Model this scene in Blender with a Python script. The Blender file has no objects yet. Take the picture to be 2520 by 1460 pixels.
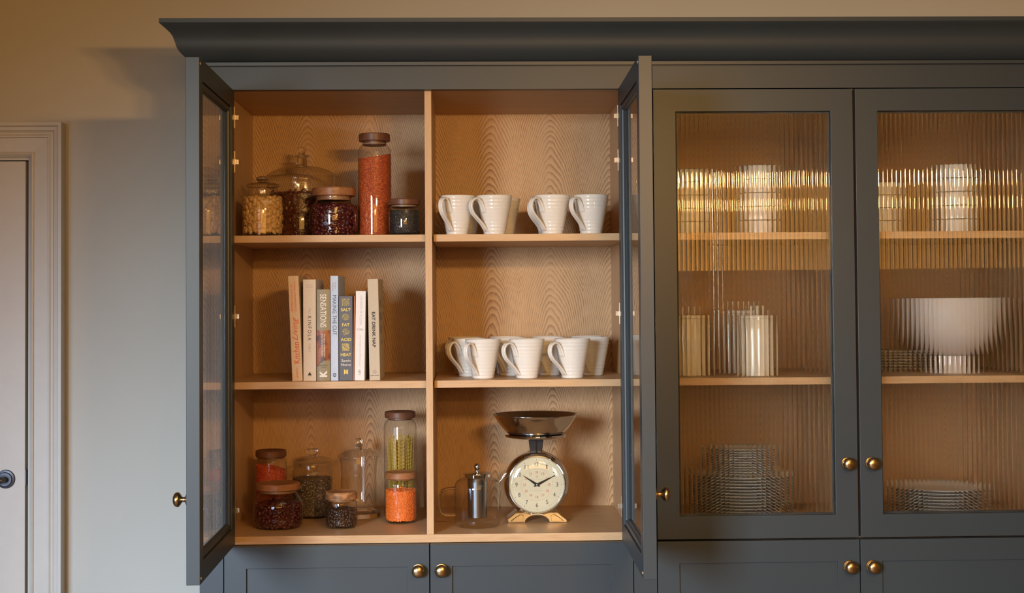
import bpy, math, random
from math import sin, cos, pi, radians, sqrt
from mathutils import Vector, Matrix, Euler

random.seed(7)
S = bpy.context.scene
C = S.collection

# ------------------------------------------------------------------ camera
D = 3.85
YAW, PIT, ROL, FPX, SX, SY = 0.0268, 0.0286, 0.0075, 3541.3, -13.85, -96.87
Ry = Matrix(((cos(YAW), -sin(YAW), 0), (sin(YAW), cos(YAW), 0), (0, 0, 1)))
Rp = Matrix(((1, 0, 0), (0, cos(PIT), sin(PIT)), (0, -sin(PIT), cos(PIT))))
Rr = Matrix(((cos(ROL), 0, -sin(ROL)), (0, 1, 0), (sin(ROL), 0, cos(ROL))))
RM = Rr @ Rp @ Ry                      # rows: right, forward, up
cd = bpy.data.cameras.new('camera')
cam = bpy.data.objects.new('camera', cd)
C.objects.link(cam)
cd.sensor_width = 36.0
cd.lens = 36.0 * FPX / 2520
cd.shift_x = -SX / 2520
cd.shift_y = SY / 2520
cd.clip_start = 0.05
mw = Matrix.Identity(4)
for i in range(3):
    mw[i][0] = RM[0][i]
    mw[i][1] = RM[2][i]
    mw[i][2] = -RM[1][i]
mw.translation = Vector((0, -D, 0))
cam.matrix_world = mw
S.camera = cam


def ray(x, y):
    return RM.transposed() @ Vector(((x - 1260 - SX) / FPX, 1, -(y - 730 - SY) / FPX))


def at(x, y, Y):
    """a measured picture point at depth Y -> world (X, Z)"""
    r = ray(x, y)
    t = (Y + D) / r[1]
    return r[0] * t, r[2] * t


def pxm(Y):
    return FPX / (D + Y)


# ------------------------------------------------------------------ world, lamps, exposure
W = bpy.data.worlds.new('world')
S.world = W
W.use_nodes = True
W.node_tree.nodes['Background'].inputs[0].default_value = (0.55, 0.65, 0.8, 1)
W.node_tree.nodes['Background'].inputs[1].default_value = 0.05
S.view_settings.view_transform = 'Standard'
S.view_settings.look = 'None'
S.view_settings.gamma = 1.0
S.view_settings.use_curve_mapping = False
S.view_settings.exposure = 0.0
S.cycles.use_denoising = True
S.cycles.max_bounces = 12
S.cycles.diffuse_bounces = 4
S.cycles.glossy_bounces = 5
S.cycles.transmission_bounces = 10
S.cycles.transparent_max_bounces = 32
S.cycles.sample_clamp_indirect = 40.0
S.cycles.caustics_reflective = False
S.cycles.caustics_refractive = True
S.cycles.blur_glossy = 0.5


def area(name, loc, target, sx, sy, power, color, spread=pi):
    l = bpy.data.lights.new(name, 'AREA')
    l.shape = 'RECTANGLE'
    l.size, l.size_y = sx, sy
    l.energy = power
    l.color = color
    l.spread = spread
    o = bpy.data.objects.new(name, l)
    C.objects.link(o)
    o.location = loc
    o.rotation_euler = (Vector(target) - Vector(loc)).to_track_quat('-Z', 'Y').to_euler()
    return o


def lamp(name, loc, power, color, radius):
    l = bpy.data.lights.new(name, 'POINT')
    l.energy = power
    l.color = color
    l.shadow_soft_size = radius
    o = bpy.data.objects.new(name, l)
    C.objects.link(o)
    o.location = loc
    return o


DAY = (0.70, 0.86, 1.0)
WARM = (1.0, 0.53, 0.16)
area('window_daylight', (-2.1, -5.6, 0.25), (0.92, 0.5, -1.5), 1.0, 1.3, 33, (0.91, 0.98, 1.0), radians(50))
area('side_window_daylight', (-2.2, -2.6, -0.45), (-1.0, 0.58, -1.40), 0.9, 1.2, 13.3, (0.44, 0.64, 0.93), radians(60))
area('ceiling_fill', (0.9, -1.9, 1.12), (0.9, -1.9, 0), 1.6, 1.0, 4, (0.92, 1.0, 0.74))  # added unseen fill for broad ambient light from above
area('rear_wall_fill', (0.8, -6.6, 0.5), (0.8, 0, 0.45), 3.2, 0.62, 26, (1.0, 0.46, 0.09))  # added warm fill for the interiors, standing in for a lamplit far wall
for k in range(6):          # bulbs of a chandelier hanging in the room
    lamp('chandelier_bulb', (0.72 + 0.20 * cos(k * pi / 3 + .3), -3.05 + 0.20 * sin(k * pi / 3 + .3), 0.56), 21, WARM, 0.028)
for k in range(3):          # a second lamp further down the room
    lamp('far_lamp_bulb', (0.1 + 0.3 * k, -5.6, 0.60), 21, WARM, 0.04)

# ------------------------------------------------------------------ materials
M = {}


class NT:
    def __init__(s, name):
        s.m = bpy.data.materials.new(name)
        s.m.use_nodes = True
        s.t = s.m.node_tree
        s.t.nodes.clear()
        s.out = s.n('ShaderNodeOutputMaterial')

    def n(s, k, **kw):
        nd = s.t.nodes.new(k)
        for a, v in kw.items():
            if a.startswith('i_'):
                key = a[2:]
                nd.inputs[int(key) if key.isdigit() else key.replace('_', ' ')].default_value = v
            else:
                setattr(nd, a, v)
        return nd

    def l(s, a, b):
        s.t.links.new(a, b)

    def math(s, op, a, b=None, c=None):
        nd = s.n('ShaderNodeMath', operation=op)
        for i, v in enumerate((a, b, c)):
            if v is None:
                continue
            if isinstance(v, (int, float)):
                nd.inputs[i].default_value = v
            else:
                s.l(v, nd.inputs[i])
        return nd.outputs[0]

    def ramp(s, fac, stops):
        r = s.n('ShaderNodeValToRGB')
        e = r.color_ramp.elements
        while len(e) < len(stops):
            e.new(0.5)
        for q, (p, c) in zip(e, stops):
            q.position = p
            q.color = (*c, 1)
        s.l(fac, r.inputs[0])
        return r.outputs[0]

    def coord(s, scale=(1, 1, 1), kind='Object'):
        tc = s.n('ShaderNodeTexCoord')
        mp = s.n('ShaderNodeMapping')
        mp.inputs['Scale'].default_value = scale
        s.l(tc.outputs[kind], mp.inputs[0])
        return mp.outputs[0]

    def noise(s, vec, scale, detail=3, rough=0.5, dist=0.0):
        nd = s.n('ShaderNodeTexNoise')
        nd.inputs['Scale'].default_value = scale
        nd.inputs['Detail'].default_value = detail
        nd.inputs['Roughness'].default_value = rough
        nd.inputs['Distortion'].default_value = dist
        s.l(vec, nd.inputs['Vector'])
        return nd.outputs['Fac']

    def finish(s, color, rough=0.5, metal=0.0, spec=0.5, bump=None, bstr=0.1, bdist=0.001, coat=0.0):
        b = s.n('ShaderNodeBsdfPrincipled')
        if isinstance(color, tuple):
            b.inputs['Base Color'].default_value = (*color, 1)
        else:
            s.l(color, b.inputs['Base Color'])
        if isinstance(rough, (int, float)):
            b.inputs['Roughness'].default_value = rough
        else:
            s.l(rough, b.inputs['Roughness'])
        b.inputs['Metallic'].default_value = metal
        b.inputs['Specular IOR Level'].default_value = spec
        b.inputs['Coat Weight'].default_value = coat
        if bump is not None:
            bp = s.n('ShaderNodeBump')
            bp.inputs['Strength'].default_value = bstr
            bp.inputs['Distance'].default_value = bdist
            s.l(bump, bp.inputs['Height'])
            s.l(bp.outputs[0], b.inputs['Normal'])
        s.l(b.outputs[0], s.out.inputs[0])
        return s.m


def plain(name, col, rough=0.5, metal=0.0, spec=0.5, var=0.06, nscale=30, coat=0.0, bstr=0.0):
    t = NT(name)
    v = t.coord()
    f = t.noise(v, nscale, 3)
    a = tuple(max(0, c * (1 - var)) for c in col)
    b = tuple(min(1, c * (1 + var)) for c in col)
    c = t.ramp(f, [(0.3, a), (0.7, b)])
    M[name] = t.finish(c, rough, metal, spec, bump=f if bstr else None, bstr=bstr, coat=coat)
    return M[name]


# satin cabinet paint with faint brush texture
t = NT('cabinet_paint')
v = t.coord((1, 1, 0.2))
f = t.noise(v, 260, 2)
M['paint'] = t.finish(t.ramp(t.noise(t.coord(), 3, 2), [(0.3, (0.029, 0.043, 0.058)), (0.7, (0.032, 0.046, 0.061))]),
                      0.42, 0, 0.45, bump=f, bstr=0.05, bdist=0.0005)
t = NT('wall_paint')
f = t.noise(t.coord(), 180, 3)
M['wall'] = t.finish(t.ramp(t.noise(t.coord(), 2, 2), [(0.3, (0.515, 0.485, 0.42)), (0.7, (0.535, 0.505, 0.44))]),
                     0.75, 0, 0.3, bump=f, bstr=0.08, bdist=0.0005)
plain('room_wall', (0.22, 0.20, 0.17), 0.8, var=.02)
plain('trim', (0.53, 0.49, 0.425), 0.45, var=0.02)
plain('ceiling', (0.4, 0.38, 0.34), 0.8)
plain('floor', (0.20, 0.13, 0.08), 0.5)


def oak(name, kind):
    t = NT(name)
    tc = t.n('ShaderNodeTexCoord')
    sp = t.n('ShaderNodeSeparateXYZ')
    t.l(tc.outputs['Object'], sp.inputs[0])
    X, Y, Z = sp.outputs
    if kind == 'veneer':
        L = 0.185
        low = t.noise(t.coord((1, 1, 0.40)), 6, 2, 0.5)
        mid = t.noise(t.coord((1, 1, 0.5)), 38, 2, 0.5)
        fine = t.noise(t.coord((1, 1, 1)), 230, 2)
        wob = t.math('MULTIPLY_ADD', low, 0.030, -0.015)
        xs = t.math('ADD', t.math('ADD', X, wob), 10 * L + 0.022)
        u = t.math('MULTIPLY', t.math('SUBTRACT', t.math('FRACT', t.math('DIVIDE', xs, L)), 0.5), L)
        idn = t.math('FLOOR', t.math('DIVIDE', xs, L))
        uu = t.math('SQRT', t.math('ADD', t.math('MULTIPLY', u, u), 0.0007))
        kz = t.math('MAXIMUM', t.math('MULTIPLY_ADD', Z, -7.0, 3.4), 3.3)
        vv = t.math('ADD', Z, t.math('MULTIPLY', uu, kz))
        vv = t.math('ADD', vv, t.math('MULTIPLY', t.math('SINE', t.math('MULTIPLY', idn, 5.1)), 0.07))
        vv = t.math('ADD', vv, t.math('MULTIPLY', low, 0.15))
        vv = t.math('ADD', vv, t.math('MULTIPLY', mid, 0.015))
        vv = t.math('ADD', vv, t.math('MULTIPLY', fine, 0.005))
        rr = t.math('FRACT', t.math('MULTIPLY', vv, 50.0))
        rise = t.math('POWER', rr, 2.2)
        fall = t.math('SMOOTH_MIN', t.math('MULTIPLY', t.math('SUBTRACT', 1.0, rr), 9.0), 1.0, 0.1)
        ring = t.math('MULTIPLY', rise, fall)
        pore = t.noise(t.coord((1, 1, 0.045)), 700, 3, 0.65)
        ring2 = t.math('MULTIPLY', ring, t.math('MULTIPLY', t.noise(t.coord((1, 1, 0.25)), 16, 2), t.math('MULTIPLY_ADD', pore, 1.6, 0.0)))
        f = t.math('ADD', t.math('MULTIPLY', ring2, 1.55), t.math('MULTIPLY', pore, 0.42))
    else:
        sc = (0.06, 1, 1) if kind == 'x' else (1, 1, 0.06)
        a = t.noise(t.coord(sc), 260, 3, 0.6)
        b = t.noise(t.coord(tuple(q * 0.5 if q < 1 else 1 for q in sc)), 45, 3, 0.5, 0.3)
        f = t.math('ADD', t.math('MULTIPLY', a, 0.55), t.math('MULTIPLY', b, 0.35))
        f = t.math('SUBTRACT', f, 0.18)
    col = t.ramp(f, [(0.05, (0.645, 0.45, 0.275)), (0.30, (0.57, 0.37, 0.21)), (0.75, (0.30, 0.162, 0.075)), (1.0, (0.20, 0.105, 0.045))])
    M[name] = t.finish(col, 0.42, 0, 0.35, bump=f, bstr=0.10, bdist=0.0003)


oak('oak_veneer', 'veneer')
oak('oak_x', 'x')
oak('oak_z', 'z')


def wood(name, c1, c2, rough=0.4, scale=60):
    t = NT(name)
    f = t.noise(t.coord((0.25, 1, 1)), scale, 4, 0.6, 0.8)
    M[name] = t.finish(t.ramp(f, [(0.3, c1), (0.7, c2)]), rough, 0, 0.4, bump=f, bstr=0.1)


wood('walnut', (0.10, 0.038, 0.022), (0.17, 0.07, 0.038))
wood('acacia', (0.22, 0.085, 0.035), (0.40, 0.19, 0.085))
wood('acacia_streaked', (0.09, 0.035, 0.015), (0.50, 0.26, 0.12), 0.35, 90)
plain('seal', (0.34, 0.27, 0.20), 0.4)
plain('ceramic', (0.78, 0.775, 0.765), 0.16, spec=0.6, var=0.02, coat=0.3)
plain('cream_ceramic', (0.78, 0.72, 0.60), 0.2, spec=0.6, var=0.02, coat=0.3)
plain('lilac_ceramic', (0.70, 0.66, 0.66), 0.2, spec=0.6, var=0.02, coat=0.3)
plain('stoneware', (0.76, 0.79, 0.81), 0.2, spec=0.6, var=0.03, coat=0.2)
plain('chrome', (0.66, 0.66, 0.68), 0.06, 1.0, var=0.01)
plain('steel', (0.45, 0.45, 0.46), 0.22, 1.0, var=0.05)
plain('brass', (0.52, 0.38, 0.21), 0.25, 1.0, var=0.10)
plain('hinge_metal', (0.72, 0.62, 0.50), 0.25, 1.0)
plain('black_metal', (0.02, 0.02, 0.022), 0.35, var=0.1)
plain('dark_bronze', (0.06, 0.06, 0.07), 0.35, 0.6)
plain('gap_shade', (0.01, 0.009, 0.008), 0.9)
plain('white_bean', (0.70, 0.46, 0.20), 0.35, var=0.12, nscale=90)
plain('kidney_bean', (0.075, 0.008, 0.011), 0.22, var=0.3, nscale=90)
plain('brown_bean', (0.12, 0.038, 0.022), 0.3, var=0.3, nscale=90)
plain('coffee_bean', (0.045, 0.022, 0.015), 0.28, var=0.3, nscale=90)
plain('red_lentil', (0.86, 0.20, 0.03), 0.5, var=0.25, nscale=220)
plain('dark_lentil', (0.52, 0.075, 0.02), 0.5, var=0.25, nscale=220)
plain('pasta', (0.62, 0.44, 0.07), 0.45, var=0.12)


def speck(name, stops, scale, rough=0.5):
    t = NT(name)
    vo = t.n('ShaderNodeTexVoronoi')
    vo.inputs['Scale'].default_value = scale
    t.l(t.coord(), vo.inputs['Vector'])
    sp = t.n('ShaderNodeSeparateColor')
    t.l(vo.outputs['Color'], sp.inputs[0])
    M[name] = t.finish(t.ramp(sp.outputs[0], stops), rough, 0, 0.5, bump=vo.outputs['Distance'], bstr=0.6, bdist=0.002)


speck('red_grain', [(0.0, (0.26, 0.035, 0.008)), (0.6, (0.46, 0.075, 0.014)), (1.0, (0.72, 0.17, 0.035))], 420)
speck('chia', [(0.0, (0.03, 0.024, 0.022)), (0.75, (0.10, 0.07, 0.055)), (0.9, (0.30, 0.2, 0.14)), (1.0, (0.7, 0.6, 0.5))], 520, 0.4)
speck('black_seed', [(0.0, (0.008, 0.008, 0.009)), (0.9, (0.022, 0.02, 0.02)), (1.0, (0.16, 0.13, 0.11))], 480, 0.35)


def thin_glass(name, tint=(0.97, 0.97, 0.96), edge=(0.55, 0.56, 0.55), base=0.06):
    """a wall too thin to bend light: clear, darker edge-on, mirror-like at grazing angles"""
    t = NT(name)
    lw = t.n('ShaderNodeLayerWeight')
    lw.inputs['Blend'].default_value = 0.5
    fc = lw.outputs['Facing']
    p5 = t.math('POWER', fc, 4.0)
    fr = t.math('MULTIPLY_ADD', p5, 0.85, base)
    col = t.ramp(t.math('POWER', fc, 5.0), [(0.0, tint), (1.0, edge)])
    tr = t.n('ShaderNodeBsdfTransparent')
    t.l(col, tr.inputs[0])
    gl = t.n('ShaderNodeBsdfGlossy')
    gl.inputs['Roughness'].default_value = 0.03
    mx = t.n('ShaderNodeMixShader')
    t.l(fr, mx.inputs[0])
    t.l(tr.outputs[0], mx.inputs[1])
    t.l(gl.outputs[0], mx.inputs[2])
    t.l(mx.outputs[0], t.out.inputs[0])
    M[name] = t.m


thin_glass('thin_glass')
thin_glass('domed_glass', base=0.09)
t = NT('solid_glass')
g = t.n('ShaderNodeBsdfGlass')
g.inputs['IOR'].default_value = 1.47
g.inputs['Roughness'].default_value = 0.0
g.inputs['Color'].default_value = (0.97, 0.97, 0.96, 1)
t.l(g.outputs[0], t.out.inputs[0])
M['solid_glass'] = t.m
t = NT('reeded_glass')
g = t.n('ShaderNodeBsdfGlass')
g.inputs['IOR'].default_value = 1.5
g.inputs['Roughness'].default_value = 0.0
g.inputs['Color'].default_value = (0.98, 0.985, 0.98, 1)
t.l(g.outputs[0], t.out.inputs[0])
M['reeded_glass'] = t.m


# ------------------------------------------------------------------ mesh helpers
class MB:
    def __init__(s):
        s.v, s.f, s.sm = [], [], []

    def add(s, vs, fs, smooth=False):
        o = len(s.v)
        s.v += [tuple(p) for p in vs]
        s.f += [tuple(i + o for i in f) for f in fs]
        s.sm += [smooth] * len(fs)
        return s

    def box(s, x0, x1, y0, y1, z0, z1):
        v = [(x, y, z) for z in (z0, z1) for y in (y0, y1) for x in (x0, x1)]
        return s.add(v, [(0, 2, 3, 1), (4, 5, 7, 6), (0, 1, 5, 4), (2, 6, 7, 3), (0, 4, 6, 2), (1, 3, 7, 5)])

    def lathe(s, prof, n=48, c=(0, 0, 0), axis='z', smooth=True, ripple=None, arc=None):
        """prof: (radius, height) pairs"""
        vs, fs = [], []
        rows = []
        for (r, h) in prof:
            if r < 1e-6:
                rows.append([len(vs)])
                vs.append((0, 0, h))
            else:
                rows.append(list(range(len(vs), len(vs) + n)))
                for k in range(n):
                    a = 2 * pi * k / n
                    vs.append((r * cos(a), r * sin(a), h))
        for a, b in zip(rows, rows[1:]):
            for k in range(n):
                k2 = (k + 1) % n
                if len(a) == 1 and len(b) == 1:
                    continue
                if len(a) == 1:
                    fs.append((a[0], b[k2], b[k]))
                elif len(b) == 1:
                    fs.append((a[k], a[k2], b[0]))
                else:
                    fs.append((a[k], a[k2], b[k2], b[k]))
        if axis == 'y':      # height runs along -y (towards the room)
            vs = [(x, -z, y) for x, y, z in vs]
        if axis == 'x':
            vs = [(z, x, y) for x, y, z in vs]
        return s.add([(x + c[0], y + c[1], z + c[2]) for x, y, z in vs], fs, smooth)

    def tube(s, pts, rad, n=12, flat=None, smooth=True, up=Vector((0, 0, 1))):
        """rad: number or list; flat: list of (half width, half thickness) with width along 'up'"""
        P = [Vector(p) for p in pts]
        vs, fs = [], []
        N = len(P)
        for i in range(N):
            d = (P[min(i + 1, N - 1)] - P[max(i - 1, 0)]).normalized()
            w = up - d * up.dot(d)
            if w.length < 1e-4:
                w = Vector((1, 0, 0)) - d * d.x
            w.normalize()
            b = d.cross(w)
            for k in range(n):
                a = 2 * pi * k / n
                if flat:
                    hw, ht = flat[i]
                    ca, sa = cos(a), sin(a)
                    q = P[i] + w * hw * (abs(ca) ** 0.7) * (1 if ca > 0 else -1) + b * ht * sa * (0.62 + 0.75 * abs(ca))
                else:
                    r = rad[i] if isinstance(rad, (list, tuple)) else rad
                    q = P[i] + w * r * cos(a) + b * r * sin(a)
                vs.append(tuple(q))
        for i in range(N - 1):
            for k in range(n):
                k2 = (k + 1) % n
                fs.append((i * n + k, i * n + k2, (i + 1) * n + k2, (i + 1) * n + k))
        fs.append(tuple(range(n - 1, -1, -1)))
        fs.append(tuple((N - 1) * n + k for k in range(n)))
        return s.add(vs, fs, smooth)

    def prism(s, poly, y0, y1, smooth=False):
        """polygon in x,z pushed from y0 to y1"""
        n = len(poly)
        vs = [(x, y0, z) for x, z in poly] + [(x, y1, z) for x, z in poly]
        fs = [tuple(range(n)), tuple(range(2 * n - 1, n - 1, -1))]
        fs += [(k, k + n, (k + 1) % n + n, (k + 1) % n) for k in range(n)]
        return s.add(vs, fs, smooth)

    def sweep(s, path, prof, closed=True):
        """mitred sweep in the x,z plane. prof = closed polygon of (inset, y); inset goes to the right of travel"""
        n = len(path)
        rows = []
        for i in range(n):
            p = Vector(path[i])
            a = Vector(path[i - 1]) if (closed or i > 0) else None
            b = Vector(path[(i + 1) % n]) if (closed or i < n - 1) else None
            d1 = (p - a).normalized() if a is not None else None
            d2 = (b - p).normalized() if b is not None else None
            if d1 is None:
                d1 = d2
            if d2 is None:
                d2 = d1
            n1 = Vector((d1.y, -d1.x))
            n2 = Vector((d2.y, -d2.x))
            m = (n1 + n2) / (1 + n1.dot(n2))
            rows.append([(p.x + m.x * q, y, p.y + m.y * q) for q, y in prof])
        k = len(prof)
        vs = [v for r in rows for v in r]
        fs = []
        for i in range(n if closed else n - 1):
            j = (i + 1) % n
            for q in range(k):
                q2 = (q + 1) % k
                fs.append((i * k + q, j * k + q, j * k + q2, i * k + q2))
        if not closed:
            fs.append(tuple(range(k)))
            fs.append(tuple((n - 1) * k + q for q in range(k - 1, -1, -1)))
        return s.add(vs, fs)

    def blob(s, c, r, rot=None, lo=False):
        """ellipsoid"""
        nu, nv = (6, 3) if lo else (10, 6)
        vs = [(0, 0, -1)]
        for i in range(1, nv):
            th = pi * i / nv
            for k in range(nu):
                a = 2 * pi * k / nu
                vs.append((sin(th) * cos(a), sin(th) * sin(a), -cos(th)))
        vs.append((0, 0, 1))
        fs = []
        for k in range(nu):
            k2 = (k + 1) % nu
            fs.append((0, 1 + k2, 1 + k))
            for i in range(nv - 2):
                a = 1 + i * nu
                fs.append((a + k, a + k2, a + nu + k2, a + nu + k))
            a = 1 + (nv - 2) * nu
            fs.append((a + k, a + k2, len(vs) - 1))
        R = rot or Matrix.Identity(3)
        out = []
        for v in vs:
            q = R @ Vector((v[0] * r[0], v[1] * r[1], v[2] * r[2]))
            out.append((q.x + c[0], q.y + c[1], q.z + c[2]))
        return s.add(out, fs, True)

    def build(s, name, mat, parent=None, bevel=0, loc=None, seg=2, fix=True):
        me = bpy.data.meshes.new(name)
        me.from_pydata(s.v, [], s.f)
        me.polygons.foreach_set('use_smooth', s.sm)
        me.materials.append(M[mat] if isinstance(mat, str) else mat)
        if fix:
            import bmesh
            bm = bmesh.new()
            bm.from_mesh(me)
            bmesh.ops.recalc_face_normals(bm, faces=bm.faces)
            bm.to_mesh(me)
            bm.free()
        me.update()
        if any(s.sm):
            me.set_sharp_from_angle(angle=radians(36))
        o = bpy.data.objects.new(name, me)
        C.objects.link(o)
        if parent is not None:
            o.parent = parent
        if loc is not None:
            o.location = loc
        if bevel:
            b = o.modifiers.new('bevel', 'BEVEL')
            b.width = bevel
            b.segments = seg
            b.limit_method = 'ANGLE'
            b.angle_limit = radians(40)
        return o


def tag(o, label=None, cat=None, group=None, kind=None):
    for k, v in (('label', label), ('category', cat), ('group', group), ('kind', kind)):
        if v:
            o[k] = v
    return o


def empty(name, loc, label, cat, group=None, rz=0.0):
    o = bpy.data.objects.new(name, None)
    o.empty_display_size = 0.05
    C.objects.link(o)
    o.location = loc
    o.rotation_euler = (0, 0, rz)
    return tag(o, label, cat, group)


def copy_tree(o, parent=None):
    c = o.copy()
    C.objects.link(c)
    if parent is not None:
        c.parent = parent
    for ch in list(o.children):
        copy_tree(ch, c)
    return c


def text_mb(s, x, z, w, h, y, turn=0, shear=0.0, weight=0.0, space=1.0):
    """letters fitted into a w (along the line) x h box centred at x,z, standing in the plane y.
    turn: 0 upright, -1 reads downwards, 1 reads upwards"""
    cu = bpy.data.curves.new('lettering', 'FONT')
    cu.body = s
    cu.resolution_u = 3
    cu.align_x = 'CENTER'
    cu.align_y = 'CENTER'
    cu.space_character = space
    cu.offset = weight
    cu.shear = shear
    ob = bpy.data.objects.new('lettering', cu)
    C.objects.link(ob)
    dg = bpy.context.evaluated_depsgraph_get()
    me = bpy.data.meshes.new_from_object(ob.evaluated_get(dg))
    vs = [v.co.copy() for v in me.vertices]
    fs = [tuple(p.vertices) for p in me.polygons]
    bpy.data.objects.remove(ob)
    bpy.data.curves.remove(cu)
    bpy.data.meshes.remove(me)
    x0, x1 = min(v.x for v in vs), max(v.x for v in vs)
    y0, y1 = min(v.y for v in vs), max(v.y for v in vs)
    out = []
    for v in vs:
        a = ((v.x - x0) / (x1 - x0) - 0.5) * w
        b = ((v.y - y0) / (y1 - y0) - 0.5) * h
        if turn == 0:
            out.append((x + a, y, z + b))
        elif turn < 0:
            out.append((x + b, y, z - a))
        else:
            out.append((x - b, y, z + a))
    m = MB()
    m.add(out, fs)
    return m


# ------------------------------------------------------------------ the room
FZ, CZ, WY = -1.55, 1.16, 0.58
X0r, X1r, Y0r = -3.2, 3.4, -6.7


def struct(mb, name, mat, parent=None, bevel=0):
    o = mb.build(name, mat, parent, bevel)
    o['kind'] = 'structure'
    return o


DX0, DX1, DZT = -2.245, -1.336, 0.440        # doorway
b = MB()
b.box(X0r, DX0, WY, WY + .12, FZ, CZ)
b.box(DX1, X1r, WY, WY + .12, FZ, CZ)
b.box(DX0, DX1, WY, WY + .12, DZT, CZ)
struct(b, 'wall_back', 'wall')
struct(MB().box(X0r - .1, X0r, Y0r, WY, FZ, CZ), 'wall_left', 'room_wall')
struct(MB().box(X1r, X1r + .1, Y0r, WY, FZ, CZ), 'wall_right', 'room_wall')
struct(MB().box(X0r, X1r, Y0r - .1, Y0r, FZ, CZ), 'wall_front', 'room_wall')
struct(MB().box(X0r - .1, X1r + .1, Y0r - .1, WY + 1.2, FZ - .1, FZ), 'floor', 'floor')
struct(MB().box(X0r - .1, X1r + .1, Y0r - .1, WY + .12, CZ, CZ + .1), 'ceiling', 'ceiling')
# door casing
cp = [(0, .58), (0, .530), (.010, .530), (.012, .533), (.0135, .5385), (.024, .5400), (.0255, .545), (.030, .549),
      (.035, .5485), (.040, .545), (.0445, .5455), (.0455, .5525), (.0880, .5545), (.0885, .551), (.093, .5485),
      (.097, .551), (.0985, .558), (.1015, .559), (.1015, .58)]
ox0, ox1, ozt = -2.345, -1.2285, 0.5445
b = MB()
b.sweep([(ox0, FZ), (ox0, ozt), (ox1, ozt), (ox1, FZ)], cp, closed=False)
struct(b, 'trim_1', 'trim')
# jamb lining and the closed door
b = MB()
b.sweep([(DX0, FZ), (DX0, DZT), (DX1, DZT), (DX1, FZ)], [(0, .582), (.006, .582), (.006, .632), (.030, .632), (.030, .70), (0, .70)], closed=False)
struct(b, 'trim_2', 'trim')
dx1, dzt = at(62.5, 700, .585)[0], at(40, 397, .585)[1]
d1 = struct(MB().box(DX0 + .02, dx1, .585, .625, FZ + .006, dzt), 'door_1', 'trim', bevel=.0015)
hx, hz = at(13, 1180, .58)
h = MB()
h.lathe([(0, .012), (.020, .012), (.0215, .0085), (.0215, .007), (.0270, .006), (.0285, .003), (.0285, 0), (0, 0)], 40, (hx, .585, hz), 'y')
h.build('handle_rose', 'dark_bronze', d1)
h = MB()
h.tube([(hx, .583, hz), (hx, .555, hz), (hx - .004, .543, hz), (hx - .018, .537, hz), (hx - .06, .536, hz), (hx - .115, .54, hz)],
       [.010, .0095, .011, .0105, .0095, .0085], 16)
h.build('door_lever', 'dark_bronze', d1)
lz = at(66, 1176, .585)[1]
MB().box(dx1 - .001, dx1 + .0035, .5855, .60, lz - .024, lz + .024).build('latch', 'black_metal', d1)

# ------------------------------------------------------------------ the cupboards
X1, X2, X3, X4, X5, X6 = -0.6521, -0.1066, 0.4374, 0.4999, 1.0456, 1.5915
XL = -0.7150                 # outer left side
XR = 1.654
ZT, ZB = 0.5620, -0.6499
TH = 0.031                   # door thickness
BK = 0.537                   # face of the back panels
DL0, DL1 = -0.1145, -0.0960
SHZ = [(0.1752, 0.1557), (-0.2215, -0.2412)]
BASEZ = (-0.6315, -0.6528)
DOORW = 0.5455 - 0.003


def knob(parent, x, z, nm='knob', y=0.0):
    m = MB()
    m.lathe([(0, 0), (.0158, 0), (.0163, .0015), (.0150, .0030), (.0128, .0034), (.0122, .0050), (.0085, .0058), (.0062, .0080), (.0058, .0130), (.0075, .0155),
             (.0125, .0180), (.0160, .0212), (.0172, .0248), (.0166, .0285), (.0140, .0320), (.0090, .0345), (.004, .0354), (0, .0356)], 40, (x, y, z), 'y')
    return m.build(nm, 'brass', parent)


def hinge(parent, sgn, z):
    m = MB()
    m.box(sorted((-sgn * .0115, sgn * .0))[0], sorted((-sgn * .0115, sgn * .0))[1], TH - .001, TH + .0016, z - .029, z + .029)
    m.box(sorted((-sgn * .0115, -sgn * .0035))[0], sorted((-sgn * .0115, -sgn * .0035))[1], TH + .0016, TH + .0036, z - .007, z + .007)
    m.build('hinge', 'hinge_metal', parent, .0004)
    m = MB()
    m.box(sorted((-sgn * .013, -sgn * .005))[0], sorted((-sgn * .013, -sgn * .005))[1], TH + .0036, TH + .0105, z - .0065, z + .0065)
    m.build('hinge_catch', 'hinge_metal', parent, .0006)


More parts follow.
